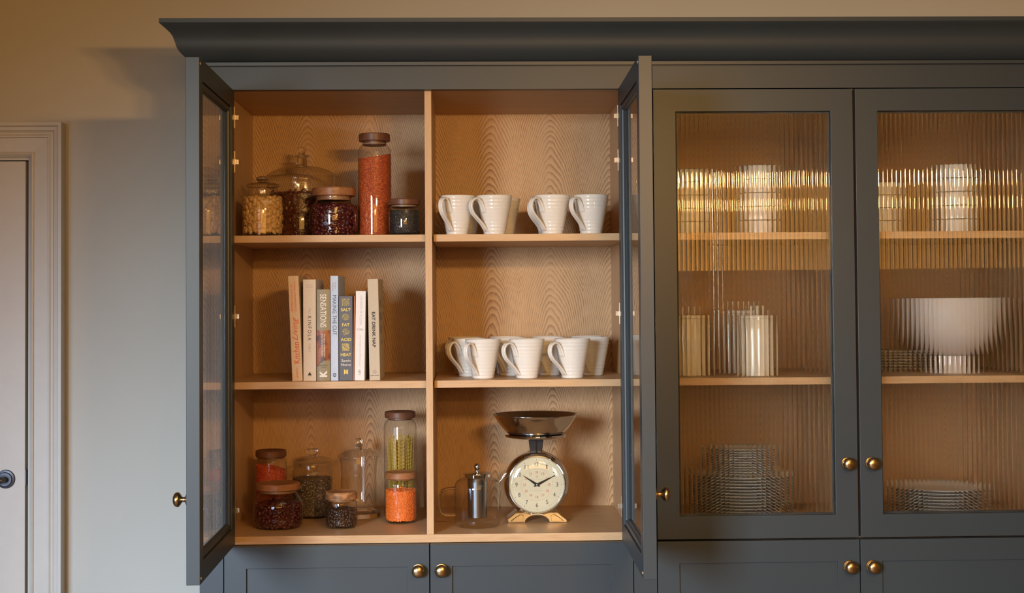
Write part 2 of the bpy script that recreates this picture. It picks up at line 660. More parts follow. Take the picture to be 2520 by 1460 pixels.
def glazed_door(parent, hx, sgn, angle, kz=-.449):
    """local x runs from the hinge across the leaf (times sgn), y = 0 is the outer face"""
    w = DOORW
    a0, a1 = (0.0015, w) if sgn > 0 else (-w, -0.0015)
    z0, z1 = ZB + .0025, ZT - .002
    IN = 0.0605
    m = MB()
    m.sweep([(a0, z0), (a0, z1), (a1, z1), (a1, z0)],
            [(0, 0), (IN, 0), (IN, .010), (IN - .012, .010), (IN - .012, TH), (0, TH)])
    door = m.build('glazed_door', 'paint', parent, .0009, (hx, 0, 0))
    door.rotation_euler = (0, 0, angle)
    m = MB()
    g0 = IN - .0105
    m.sweep([(a0 + g0, z0 + g0), (a0 + g0, z1 - g0), (a1 - g0, z1 - g0), (a1 - g0, z0 + g0)],
            [(0, .0165), (.0165, .0165), (.0125, .0225), (.0115, .0265), (0, .0265)])
    m.build('glazing_bead', 'paint', door, .0006)
    # the reeded pane: rounded reeds outside, flat inside
    p0, p1, q0, q1 = a0 + g0, a1 - g0, z0 + g0, z1 - g0
    NF = 36
    pitch = (p1 - p0) / NF
    sag = .0010
    yv = .0121
    R = (pitch * pitch / 4 + sag * sag) / (2 * sag)
    m = MB()
    seg = 8
    for k in range(NF):
        vs, fs = [], []
        for j in range(seg + 1):
            u = -pitch / 2 + pitch * j / seg
            yy = yv - (sqrt(R * R - u * u) - (R - sag))
            xx = p0 + (k + .5) * pitch + u
            vs += [(xx, yy, q0), (xx, yy, q1)]
        for j in range(seg):
            fs.append((2 * j, 2 * j + 2, 2 * j + 3, 2 * j + 1))
        m.add(vs, fs, True)
    yb = .0160
    m.add([(p0, yb, q0), (p1, yb, q0), (p1, yb, q1), (p0, yb, q1)], [(0, 3, 2, 1)])
    m.add([(p0, yv, q0), (p0, yb, q0), (p0, yb, q1), (p0, yv, q1)], [(0, 3, 2, 1)])
    m.add([(p1, yv, q0), (p1, yb, q0), (p1, yb, q1), (p1, yv, q1)], [(0, 1, 2, 3)])
    m.add([(p0, yv, q0), (p1, yv, q0), (p1, yb, q0), (p0, yb, q0)], [(0, 3, 2, 1)])
    m.add([(p0, yv, q1), (p1, yv, q1), (p1, yb, q1), (p0, yb, q1)], [(0, 1, 2, 3)])
    g = m.build('glass_pane', 'reeded_glass', door, fix=False)
    kx = sgn * (w - .0290)
    knob(door, kx, kz)
    MB().lathe([(0, .0008), (.003, .0008), (.0035, 0), (0, 0)], 16, (kx, TH + .0008, kz), 'y').build('knob_screw', 'brass', door)
    for z in (.489, .370, -.043, -.558):
        hinge(door, sgn, z)
    for z in (z0 + .014, z1 - .014):
        m = MB()
        m.lathe([(0, 0), (.0035, 0), (.0035, -.0015), (.002, -.0028), (0, -.003)], 16, (sgn * (w - .009), TH, z), 'y')
        m.build('bumper', 'seal', door)
    return door


def panel_door(parent, x0, x1, z0, z1, kx, kz):
    m = MB()
    IN = .0585
    m.sweep([(x0, z0), (x0, z1), (x1, z1), (x1, z0)], [(0, 0), (IN, 0), (IN, .024), (0, .024)])
    m.box(x0 + IN - .001, x1 - IN + .001, .0065, .018, z0 + IN - .001, z1 - IN + .001)
    d = m.build('panel_door', 'paint', parent, .0008)
    knob(d, kx, kz)
    return d


def unit(name, label, xa, xb, xc, stiles, open_left):
    """xa, xc: the opening; xb: middle; stiles: face frame uprights"""
    U = empty(name, (0, 0, FZ), label, 'cupboard')
    U2 = U

    def P(mb, nm, mat, bev=0.0008):
        o = mb.build(nm, mat, U2, bev)
        o.location = (0, 0, -FZ)
        return o
    for s0, s1 in stiles:
        P(MB().box(s0, s1, 0, .03, FZ + .10, ZT - .0002), 'frame_stile', 'paint', .0005)
    P(MB().box(min(s[0] for s in stiles + [(xa - .0, 0)]), max(s[1] for s in stiles), -.0005, .028, ZT, .6234), 'top_rail', 'paint', .0005)
    x0, x1 = xa, xc
    P(MB().box(x0 - .018, x0, .0305, BK + .012, ZB - .003, ZT + .018), 'side_lining', 'oak_z')
    P(MB().box(x1, x1 + .018, .0305, BK + .012, ZB - .003, ZT + .018), 'side_lining', 'oak_z')
    P(MB().box(x0, x1, BK, BK + .012, ZB - .003, ZT + .018), 'back_panel', 'oak_veneer', 0)
    P(MB().box(x0, x1, .0305, BK, ZT + .001, ZT + .018), 'top_board', 'oak_x')
    P(MB().box(x0, x1, TH - .001, BK, BASEZ[1], BASEZ[0]), 'base_board', 'oak_x', .0006)
    dv0, dv1 = xb - .0079, xb + .0106
    P(MB().box(dv0, dv1, TH, BK, BASEZ[0], ZT + .001), 'divider', 'oak_z', .0006)
    for zt, zb in SHZ:
        P(MB().box(x0 + .002, dv0 - .001, .062, BK, zb, zt), 'shelf', 'oak_x', .0007)
        P(MB().box(dv1 + .003, x1 - .002, .062, BK, zb, zt), 'shelf', 'oak_x', .0007)
    # painted carcass below and plinth
    P(MB().box(x0 - .018, x0, .03, .56, FZ + .10, ZB - .004), 'carcass_side', 'paint')
    P(MB().box(x1, x1 + .018, .03, .56, FZ + .10, ZB - .004), 'carcass_side', 'paint')
    P(MB().box(x0 - .018, x1 + .018, .05, .07, FZ, FZ + .10), 'plinth', 'paint')
    P(MB().box(x0, x1, .03, .55, FZ + .10, FZ + .118), 'bottom_board', 'paint')
    P(MB().box(x0, x1, .05, .07, FZ + .12, ZB - .006), 'gap_shade_sheet', 'gap_shade')  # added black sheet, its colour stands for the shade inside the door gaps
    # doors live in cupboard space
    H = []
    if open_left:
        H.append((xa, 1, -(pi / 2 - .0139)))
        H.append((xc, -1, (pi / 2 - .0157)))
    else:
        H.append((xa, 1, 0))
        H.append((xc, -1, 0))
    for hx_, sg, an in H:
        d = glazed_door(U, hx_, sg, an, -.4565 if open_left else -.449)
        d.location.z = -FZ
    z0, z1 = FZ + .105, ZB - .0035
    kz = at(1029, 1403, 0)[1] if open_left else at(2088, 1394, 0)[1]
    g = .0013
    for (p, q, kx) in ((xa + .0015, xb - g, xb - .0305), (xb + g, xc - .0015, xb + .0305)):
        d = panel_door(U, p, q, z0, z1, kx, kz)
        d.location.z = -FZ
    return U


UA = unit('oak_lined_cupboard', 'grey painted cupboard with both glazed doors standing open, oak lined inside',
          X1, X2, X3, [(XL, X1 - .0005), (X3 + .0005, X4 - .0008)], True)
side = MB().box(XL, XL + .02, .0305, WY - .002, FZ, .62).build('outer_side', 'paint', UA, .0005)
side.location = (0, 0, -FZ)
UB = unit('reeded_glass_cupboard', 'grey painted cupboard with closed reeded glass doors and brass knobs on the right',
          X4, X5, X6, [(X6 + .0005, XR)], False)
side = MB().box(XR - .02, XR, .0305, WY - .002, FZ, .62).build('outer_side', 'paint', UB, .0005)
side.location = (0, 0, -FZ)

# cornice: one long moulding returned to the wall at both ends
prof = [(.0000, .6256), (.0105, .6256), (.0110, .6345), (.0135, .6352), (.0200, .6385), (.0270, .6428), (.0333, .6478), (.0385, .6530), (.0437, .6590),
        (.0478, .6655), (.0508, .6735), (.0525, .6800), (.0545, .6870), (.0575, .6955), (.0625, .7035), (.0690, .7115), (.0775, .7190),
        (.0868, .7262), (.0880, .7275), (.0878, .7384), (.0, .7384)]
vs, fs = [], []
k = len(prof)
for (o, z) in prof:
    vs.append((XL - o, WY - .001, z))
for (o, z) in prof:
    vs.append((XL - o, -o, z))
for (o, z) in prof:
    vs.append((XR + o, -o, z))
for (o, z) in prof:
    vs.append((XR + o, WY - .001, z))
for r in range(3):
    for j in range(k):
        j2 = (j + 1) % k
        fs.append((r * k + j, (r + 1) * k + j, (r + 1) * k + j2, r * k + j2))
fs.append(tuple(range(k)))
fs.append(tuple(3 * k + j for j in range(k - 1, -1, -1)))
m = MB().add(vs, fs, True)
m.box(XL, XR, .0, WY - .001, .7300, .7384)
m.box(XL + .001, XR - .001, .003, .03, .6236, .7300)
cor = m.build('cornice', 'paint')
for p in cor.data.polygons:
    p.use_smooth = p.area > 0 and len(p.vertices) == 4
e = cor.modifiers.new('edges', 'EDGE_SPLIT')
e.split_angle = radians(32)
tag(cor, 'long grey painted cornice moulding running along the top of both cupboards', 'cornice')


# ------------------------------------------------------------------ mugs
def make_mug():
    r = empty('mug', (0, 0, 0), 'x', 'mug')
    H, r0, r1 = .1085, .0295, .0500
    out = [(0, .0015), (r0 - .004, .0015), (r0 - .002, 0), (r0, .001)]
    n = 54
    for i in range(n + 1):
        z = .003 + (H - .0035) * i / n
        t_ = z / H
        rr = r0 + (r1 - r0) * (t_ * .93 + .07 * t_ * t_)
        rr += .00042 * sin(z * 2 * pi / .0098) * (0.6 + .4 * sin(z * 90))
        out.append((rr, z))
    out += [(r1 - .0008, H), (r1 - .0024, H - .0004)]
    for i in range(9):
        t_ = 1 - i / 8 * .95
        out.append((r0 + (r1 - r0) * t_ - .0035, H * t_ - .002 if i else H - .003))
    out.append((0, H * .05))
    m = MB().lathe(out, 56)
    m.build('mug_body', 'ceramic', r)
    ang = radians(224)           # handle points left and a little forward
    ca, sa = cos(ang), sin(ang)
    path = [(.0415, .0610), (.0445, .0700), (.0500, .0825), (.0590, .0935), (.0700, .0985), (.0805, .0965), (.0885, .0890), (.0915, .0780),
            (.0890, .0665), (.0820, .0560), (.0715, .0465), (.0600, .0375), (.0500, .0290), (.0425, .0210), (.0370, .0145), (.0320, .0110)]
    # refine
    P = []
    for i in range(len(path) - 1):
        a, b_ = Vector(path[i]), Vector(path[i + 1])
        p0 = Vector(path[max(i - 1, 0)])
        p3 = Vector(path[min(i + 2, len(path) - 1)])
        for q in range(3):
            t_ = q / 3
            P.append(.5 * ((2 * a) + (b_ - p0) * t_ + (2 * p0 - 5 * a + 4 * b_ - p3) * t_ ** 2 + (3 * a - p0 - 3 * b_ + p3) * t_ ** 3))
    P.append(Vector(path[-1]))
    pts = [(p.x * ca, p.x * sa, p.y) for p in P]
    N = len(pts)
    flat = []
    for i in range(N):
        u = i / (N - 1)
        w = .0098 - .0030 * min(1, u / .22)
        if u > .80:
            w = .0068 + .0016 * (u - .80) / .20
        th = .0030 + .0008 * sin(u * pi)
        if i == 0:
            th = .0016
        flat.append((w, th))
    m = MB().tube(pts, None, 20, flat, up=Vector((-sa, ca, 0)))
    m.build('handle', 'ceramic', r)
    return r


mug0 = make_mug()
TOPS, MIDS, BASE = SHZ[0][0], SHZ[1][0], BASEZ[0]
mug_first = [True]


def mug(cx, Y, z, label, group, rz=0.0):
    o = mug0 if mug_first[0] else copy_tree(mug0)
    mug_first[0] = False
    X = at(cx, 530 if z > 0 else 880, Y)[0]
    o.location = (X, Y, z)
    o.rotation_euler = (0, 0, rz)
    tag(o, label, 'mug', group)


gt, gm = 'white ribbed mugs on the top shelf', 'white ribbed mugs on the middle shelf'
mug(1125, .125, TOPS, 'white ribbed mug at the left front of the top shelf, beside the oak divider', gt, .30)
mug(1217, .125, TOPS, 'front mug on the top shelf, second from the oak divider', gt, .0)
mug(1359, .125, TOPS, 'front mug on the top shelf, second from the open right door', gt, .06)
mug(1454, .125, TOPS, 'front mug on the top shelf nearest the open right door', gt, .1)
mug(1145, .265, TOPS, 'white mug hidden behind the leftmost front mug of the top shelf', gt, .2)
mug(1238, .265, TOPS, 'shadowed mug behind the second front mug of the top shelf, only its right edge showing', gt, .2)
mug(1352, .255, TOPS, 'mug behind the third front mug of the top shelf, handle showing at left', gt, .08)
mug(1455, .275, TOPS, 'mug in the dark behind the rightmost front mug of the top shelf', gt, .2)
mug(1188.5, .150, MIDS, 'white ribbed mug at the left of the front three on the middle shelf', gm, .25)
mug(1296.5, .141, MIDS, 'white ribbed mug in the middle of the front three on the middle shelf', gm, .0)
mug(1408.5, .132, MIDS, 'white ribbed mug at the right of the front three on the middle shelf', gm, .0)
mug(1155, .262, MIDS, 'mug at the left end of the second row on the middle shelf', gm, .12)
mug(1255, .285, MIDS, 'middle shelf mug of the second row, between the left and centre front mugs', gm, .35)
mug(1352, .285, MIDS, 'middle shelf mug of the second row, between the centre and right front mugs', gm, .35)
mug(1458, .266, MIDS, 'half lit mug at the right end of the second row on the middle shelf', gm, .3)
mug(1145, .395, MIDS, 'mug at the left end of the back row on the middle shelf', gm, .2)
mug(1247, .405, MIDS, 'back row mug on the middle shelf, second from the divider, only its rim showing', gm, .2)
mug(1348, .405, MIDS, 'back row mug on the middle shelf, third from the divider, only its rim showing', gm, .2)
mug(1444, .400, MIDS, 'white mug at the right end of the back row on the middle shelf', gm, .2)


# ------------------------------------------------------------------ jars
def prof_px(Y, zb, pts, yshift=0):
    """(half width px, y px) -> (radius, height above the shelf)"""
    s = pxm(Y)
    out = []
    for dx, y in pts:
        z = at(CX[0], y, Y)[1] - zb
        out.append((dx / s, max(0, z)))
    return out


CX = [0]


def dens(pr, k=4):
    """smooth a profile a little by Catmull-Rom"""
    out = []
    n = len(pr)
    for i in range(n - 1):
        p0, p1, p2, p3 = pr[max(i - 1, 0)], pr[i], pr[i + 1], pr[min(i + 2, n - 1)]
        for q in range(k):
            t_ = q / k
            out.append(tuple(.5 * ((2 * p1[j]) + (p2[j] - p0[j]) * t_ + (2 * p0[j] - 5 * p1[j] + 4 * p2[j] - p3[j]) * t_ ** 2
                                   + (3 * p1[j] - p0[j] - 3 * p2[j] + p3[j]) * t_ ** 3) for j in (0, 1)))
    out.append(pr[-1])
    return [(max(0, a), b_) for a, b_ in out]


def jar_glass(parent, pr, name='glass_body', floor_t=.006, lip=True):
    """thin wall from the shoulder down, a solid foot"""
    m = MB().lathe(pr, 56)
    o = m.build(name, 'thin_glass', parent)
    return o


def glass_foot(parent, r, t_=.006, z=0.0005):
    m = MB().lathe([(0, z), (r * .86, z), (r * .97, z + t_ * .35), (r * .985, z + t_), (0, z + t_)], 48)
    return m.build('glass_foot', 'solid_glass', parent, 0)


def wood_lid(parent, r, z0, z1, plug_r, plug_z, mat):
    m = MB()
    m.lathe([(0, z0), (r - .0015, z0), (r, z0 + .0015), (r, z1 - .003), (r - .002, z1 - .0005), (r - .005, z1), (r - .009, z1 - .0022), (0, z1 - .0035)], 56)
    l = m.build('lid', mat, parent)
    m = MB().lathe([(0, plug_z), (plug_r - .001, plug_z), (plug_r, plug_z + .001), (plug_r, z0), (0, z0)], 48)
    m.build('lid_plug', mat, l)
    m = MB().lathe([(plug_r - .001, plug_z + .003), (plug_r + .0012, plug_z + .0035), (plug_r + .0012, plug_z + .0055), (plug_r - .001, plug_z + .006)], 48)
    m.build('lid_seal', 'seal', l)
    return l


def filling(name, label, cat, loc, R, z0, z1, size, mat, lo=False, top=None, corner=0.008, density=1.0, seed=1, core=None, taper=None):
    """loose food filling a round jar: separate grains against the glass and on top, a core behind them"""
    rnd = random.Random(seed)
    m = MB()
    a, b_, c_ = size
    Rt = lambda z: R - (max(0, corner - (z - z0)) ** 2) / (corner * 2.2)
    zt = lambda th: z1 + (top(th) if top else 0)
    stepz = (b_ + c_) * 1.02
    nrow = int((z1 - z0) / stepz) + 4
    for i in range(nrow):
        z = z0 + c_ + i * stepz
        circ = 2 * pi * R
        nk = int(circ / (a * 1.75) * density)
        for k_ in range(nk):
            th = 2 * pi * (k_ + rnd.random() * .7) / nk
            if z + rnd.uniform(-.3, .6) * c_ > zt(th):
                continue
            zz = z + rnd.uniform(-.5, .5) * stepz
            zz = max(zz, z0 + c_ * .8)
            rad = Rt(zz) - c_ * rnd.uniform(1.0, 1.7)
            fr = Matrix(((-sin(th), 0, cos(th)), (cos(th), 0, sin(th)), (0, 1, 0)))
            tw = Matrix.Rotation(rnd.gauss(0, .9), 3, 'Z') @ Matrix.Rotation(rnd.gauss(0, .25), 3, 'X')
            k2 = rnd.uniform(.85, 1.12)
            m.blob((rad * cos(th), rad * sin(th), zz), (a * k2, b_ * k2, c_), fr @ tw, lo)
    # top layer
    nt = int(pi * R * R / (pi * a * b_) * 1.3)
    for i in range(nt):
        rr = sqrt(rnd.random()) * (R - a)
        th = rnd.random() * 2 * pi
        zz = z1 + (top(th) * rr / R if top else 0) - c_ * rnd.uniform(.2, 1.2)
        m.blob((rr * cos(th), rr * sin(th), zz), size, Euler((rnd.gauss(0, .3), rnd.gauss(0, .3), rnd.random() * 6.3)).to_matrix(), lo)
    # core
    n = 40
    rc = R - c_ * 2.1
    vs, fs = [], []
    for (q, zq) in ((0, 0), (1, 0), (1, 1), (0, 1)):
        for k_ in range(n):
            th = 2 * pi * k_ / n
            r_ = rc * q
            z = (z0 + c_) if zq == 0 else z1 + (top(th) * q if top else 0) - 1.2 * c_
            vs.append((r_ * cos(th), r_ * sin(th), z))
    for r_ in range(3):
        for k_ in range(n):
            k3 = (k_ + 1) % n
            fs.append((r_ * n + k_, r_ * n + k3, (r_ + 1) * n + k3, (r_ + 1) * n + k_))
    m.add(vs, fs)
    o = m.build(name, mat, fix=False)
    o.location = loc
    tag(o, label, cat, kind='stuff')
    return o


def grain_fill(name, label, cat, loc, R, z0, z1, mat, top=None, corner=.006):
    n, rows = 72, 40
    rnd = random.Random(5)
    vs, fs = [], []
    prof_ = [(0, z0)] + [(R - corner + corner * sin(q * pi / 8), z0 + corner - corner * cos(q * pi / 8)) for q in range(5)]
    for i in range(1, rows + 1):
        prof_.append((R, z0 + corner + (z1 - z0 - corner) * i / rows))
    prof_ += [(R * q, z1) for q in (.97, .8, .6, .4, .2, 0)]
    for r_, z in prof_:
        for k_ in range(n):
            th = 2 * pi * k_ / n
            f_ = (z - z0) / (z1 - z0)
            zz = z + (top(th) * f_ * (r_ / R) if top else 0) + (rnd.uniform(-.0006, .0006) if f_ > .98 else 0)
            rr = max(0, r_ + (rnd.uniform(-.0003, .0001) if r_ > 0 else 0))
            vs.append((rr * cos(th), rr * sin(th), zz))
    for i in range(len(prof_) - 1):
        for k_ in range(n):
            k3 = (k_ + 1) % n
            fs.append((i * n + k_, i * n + k3, (i + 1) * n + k3, (i + 1) * n + k_))
    m = MB().add(vs, fs, True)
    o = m.build(name, mat, fix=False)
    o.location = loc
    return tag(o, label, cat, kind='stuff')


def ball_knob(parent, z, r, neck_r, collar_r=None, name='lid_knob', z_base=None):
    zb = z_base if z_base is not None else z - r * 2
    pr = [(0, zb), (neck_r * 1.25, zb), (neck_r, zb + (z - r - zb) * .3)]
    if collar_r:
        zc = zb + (z - r - zb) * .55
        pr += [(neck_r, zc - .003), (collar_r, zc - .001), (collar_r, zc + .001), (neck_r * .8, zc + .003)]
    for i in range(1, 12):
        a = pi * i / 12
        if r * sin(a) > neck_r * .8 or a > pi / 2:
            pr.append((r * sin(a), z - r * cos(a)))
    pr.append((0, z + r))
    return MB().lathe(pr, 32).build(name, 'solid_glass', parent)


def jar_root(cx, Y, zb, label, yref, name='storage_jar'):
    CX[0] = cx
    X = at(cx, yref, Y)[0]
    return empty(name, (X, Y, zb), label, 'jar'), X


# --- top shelf, left bay
# jar of white beans with a glass lid
Y = .155
r, X = jar_root(647, Y, TOPS, 'glass jar with a glass lid at the left end of the top shelf', 530)
pr = prof_px(Y, TOPS, [(36, 463), (36.5, 470), (36, 480), (42, 484), (48, 489), (50.5, 497), (50.5, 520), (50.5, 560)]) + [(50.0 / pxm(Y), .004), (46.5 / pxm(Y), .0008), (0, .0008)]
jar_glass(r, pr)
glass_foot(r, 46 / pxm(Y), .009)
l = MB().lathe(prof_px(Y, TOPS, [(0, 449.5), (12, 449.5), (28, 451), (38, 453.5), (40.5, 457), (39.5, 460.5), (36, 462), (0, 462)]), 48).build('glass_lid', 'thin_glass', r)
s_ = pxm(Y)
MB().lathe(prof_px(Y, TOPS, [(0, 450), (9, 450), (8.5, 447.5), (13, 446), (16, 442), (15.5, 438), (10, 434.5), (0, 433.5)]), 32).build('lid_knob', 'solid_glass', l)
zt_ = at(647, 486, Y)[1] - TOPS
filling('white_beans', 'heap of pale white beans inside the leftmost jar on the top shelf', 'beans', (X, Y, TOPS), 49.3 / s_, .0095, zt_, (.0098, .0066, .0042), 'white_bean', seed=3, density=1.12)

# broad jar with a domed lid, brown beans
Y = .370
r, X = jar_root(743, Y, TOPS, 'broad glass jar with a wide domed lid and tall knob on the top shelf', 500)
s_ = pxm(Y)
pr = prof_px(Y, TOPS, [(72, 455), (72, 468), (78, 474), (80, 485), (80, 560)]) + [(79 / s_, .006), (74 / s_, .001), (0, .001)]
jar_glass(r, pr)
l = MB().lathe(dens(prof_px(Y, TOPS, [(0, 409), (18, 409), (45, 413), (68, 421), (84, 431), (87, 437), (84, 440), (84, 462), (80, 463)]), 3), 56).build('domed_lid', 'thin_glass', r)
MB().lathe(prof_px(Y, TOPS, [(0, 409), (14, 409), (12.5, 405), (12.5, 392), (11, 389), (18, 387), (19, 384.5), (17, 382), (8, 381), (7, 378), (9.5, 374), (10.5, 369), (9.5, 365), (6, 362.3), (0, 361.5)]), 32).build('lid_knob', 'solid_glass', l)
zt_ = at(743, 476, Y)[1] - TOPS
filling('brown_beans', 'dark brown beans inside the broad jar with the domed lid', 'beans', (X, Y, TOPS), 78 / s_, .004, zt_, (.0085, .0055, .0042), 'brown_bean', seed=5, lo=True)

# squat jar, kidney beans, wooden lid
Y = .175
r, X = jar_root(821.5, Y, TOPS, 'squat glass jar with a wide wooden lid on the top shelf', 530)
s_ = pxm(Y)
pr = prof_px(Y, TOPS, [(45, 484), (45, 488), (43, 490), (43, 496), (50, 503), (57, 513), (60, 524), (60, 545), (59, 562), (56, 571)]) + [(52 / s_, .0015), (44 / s_, .0008), (0, .0008)]
jar_glass(r, dens(pr, 2))
z0_, z1_ = at(821, 483.5, Y)[1] - TOPS, at(821, 463, Y)[1] - TOPS
wood_lid(r, 53.5 / s_, z0_, z1_, 41.5 / s_, z0_ - .012, 'acacia')
zt_ = at(821, 507, Y)[1] - TOPS
filling('kidney_beans', 'dark red kidney beans inside the squat jar on the top shelf', 'beans', (X, Y, TOPS), 58 / s_, .003, zt_, (.0080, .0048, .0042), 'kidney_bean', seed=8, corner=.016)

# tall jar of red grain
Y = .205
r, X = jar_root(922, Y, TOPS, 'tall cylindrical glass jar with a dark wooden lid on the top shelf', 460)
s_ = pxm(Y)
pr = prof_px(Y, TOPS, [(29, 353), (30, 357), (36, 363), (40, 371), (41, 380), (41, 560)]) + [(40.5 / s_, .006), (36 / s_, .001), (0, .001)]
jar_glass(r, pr)
z0_, z1_ = at(922, 349, Y)[1] - TOPS, at(922, 330, Y)[1] - TOPS
wood_lid(r, 38.5 / s_, z0_, z1_, 28.5 / s_, at(922, 359, Y)[1] - TOPS, 'walnut')
zt_ = at(922, 385, Y)[1] - TOPS
grain_fill('red_grain', 'orange-red grain with a sloping top filling the tall jar', 'grain', (X, Y, TOPS), 39.7 / s_, .0035, zt_, 'red_grain', top=lambda th: .008 * cos(th - .6))

# small jar of black seeds
Y = .118
r, X = jar_root(995, Y, TOPS, 'small dark glass jar with a wooden lid at the right of the top shelf', 540)
s_ = pxm(Y)
pr = prof_px(Y, TOPS, [(32, 505), (33, 508), (37, 512), (38.5, 518), (38.5, 560), (37.5, 570)]) + [(34 / s_, .0012), (0, .0012)]
jar_glass(r, pr)
z0_, z1_ = at(995, 505.5, Y)[1] - TOPS, at(995, 490.5, Y)[1] - TOPS
wood_lid(r, 38.5 / s_, z0_, z1_, 31.5 / s_, z0_ - .007, 'walnut')
grain_fill('black_seeds', 'black seeds filling the small jar at the right of the top shelf', 'seeds', (X, Y, TOPS), 37.6 / s_, .003, at(995, 519, Y)[1] - TOPS, 'black_seed')

# --- bottom shelf, left bay
# red lentil jar at the back left
Y = .335
r, X = jar_root(667, Y, BASE, 'small wooden-lidded glass jar in the back left corner of the bottom shelf', 1170)
s_ = pxm(Y)
pr = prof_px(Y, BASE, [(33, 1126), (34, 1129), (37, 1133), (38, 1140), (38, 1240)]) + [(37 / s_, .004), (33 / s_, .0008), (0, .0008)]
jar_glass(r, pr)
wood_lid(r, 37.5 / s_, at(667, 1124, Y)[1] - BASE, at(667, 1107.5, Y)[1] - BASE, 32.5 / s_, at(667, 1128, Y)[1] - BASE, 'walnut')
filling('red_lentils', 'orange-red lentils with a sloping top in the back left jar', 'lentils', (X, Y, BASE), 37 / s_, .003, at(667, 1150, Y)[1] - BASE, (.0028, .0028, .0015), 'dark_lentil', lo=True,
        top=lambda th: .009 * cos(th - pi), seed=11)

# squat kidney bean jar in front
Y = .186
r, X = jar_root(685, Y, BASE, 'squat wooden-lidded glass jar at the front left of the bottom shelf', 1250)
s_ = pxm(Y)
pr = prof_px(Y, BASE, [(46, 1202), (46, 1208), (45, 1211), (50, 1218), (57, 1228), (61, 1240), (61.5, 1255), (61.5, 1275), (59, 1288)]) + [(54 / s_, .004), (46 / s_, .0008), (0, .0008)]
jar_glass(r, dens(pr, 2))
wood_lid(r, 53.5 / s_, at(685, 1204, Y)[1] - BASE, at(685, 1187.5, Y)[1] - BASE, 44 / s_, at(685, 1212, Y)[1] - BASE, 'acacia')
filling('kidney_beans', 'dark red kidney beans inside the squat jar on the bottom shelf', 'beans', (X, Y, BASE), 59.5 / s_, .003, at(685, 1237, Y)[1] - BASE, (.0080, .0048, .0042), 'kidney_bean', seed=14, corner=.018)

# chia jar with glass lid
Y = .378
r, X = jar_root(769, Y, BASE, 'shouldered glass jar with a flat glass lid in the back row of the bottom shelf', 1200)
s_ = pxm(Y)
pr = prof_px(Y, BASE, [(44, 1139), (45, 1142), (45, 1154), (48, 1158), (48.5, 1166), (48.5, 1262)]) + [(48 / s_, .006), (44 / s_, .001), (0, .001)]
jar_glass(r, pr)
l = MB().lathe(prof_px(Y, BASE, [(0, 1123), (14, 1123.5), (30, 1125.5), (45, 1130), (48, 1133.5), (46, 1137), (43, 1138.5), (0, 1138.5)]), 48).build('glass_lid', 'thin_glass', r)
MB().lathe(prof_px(Y, BASE, [(0, 1124), (10, 1124), (9, 1120), (13, 1117), (14.5, 1112), (14, 1106), (12, 1104), (0, 1103.5)]), 32).build('lid_knob', 'solid_glass', l)
grain_fill('chia_seeds', 'speckled dark grey seeds filling the shouldered jar on the bottom shelf', 'seeds', (X, Y, BASE), 47.5 / s_, .005, at(769, 1176, Y)[1] - BASE, 'chia')

# coffee beans
Y = .172
r, X = jar_root(840, Y, BASE, 'small glass jar with a streaky wooden lid at the front of the bottom shelf', 1260)
s_ = pxm(Y)
pr = prof_px(Y, BASE, [(33, 1229), (34, 1232), (38, 1236), (39, 1243), (39, 1287)]) + [(38.5 / s_, .008), (34 / s_, .0015), (30 / s_, .0008), (0, .0008)]
jar_glass(r, pr)
wood_lid(r, 38.7 / s_, at(840, 1228, Y)[1] - BASE, at(840, 1208.5, Y)[1] - BASE, 32 / s_, at(840, 1233, Y)[1] - BASE, 'acacia_streaked')
glass_foot(r, 34 / s_, .0045)
filling('coffee_beans', 'dark roasted coffee beans inside the small front jar', 'coffee beans', (X, Y, BASE), 37.8 / s_, .0060, at(840, 1252, Y)[1] - BASE, (.0056, .0042, .0032), 'coffee_bean', seed=17)

# empty footed jar
Y = .372
r, X = jar_root(883, Y, BASE, 'empty clear glass jar with a ball knob lid and wide foot', 1190)
s_ = pxm(Y)
pr = prof_px(Y, BASE, [(46, 1128), (46, 1133), (44, 1142), (43, 1160), (43, 1232), (41, 1242), (34, 1246), (0, 1247)])
jar_glass(r, pr)
MB().lathe(prof_px(Y, BASE, [(0, 1248), (30, 1248), (33, 1251), (38, 1254), (48, 1257), (52, 1260), (52.5, 1263)]) + [(52 / s_, .0005), (0, .0005)], 48).build('glass_foot', 'solid_glass', r)
l = MB().lathe(dens(prof_px(Y, BASE, [(0, 1106), (12, 1106.5), (24, 1108), (38, 1113), (48, 1119), (50.5, 1123), (48, 1127), (46, 1128)]), 3), 56).build('glass_lid', 'thin_glass', r)
MB().lathe(prof_px(Y, BASE, [(0, 1107), (10, 1107), (8, 1104), (7.5, 1100), (11, 1098), (11, 1095.5), (7, 1093.5), (6.5, 1092), (8.5, 1089.5), (9.3, 1086), (8, 1081.5), (5, 1079), (0, 1078)]), 32).build('lid_knob', 'solid_glass', l)

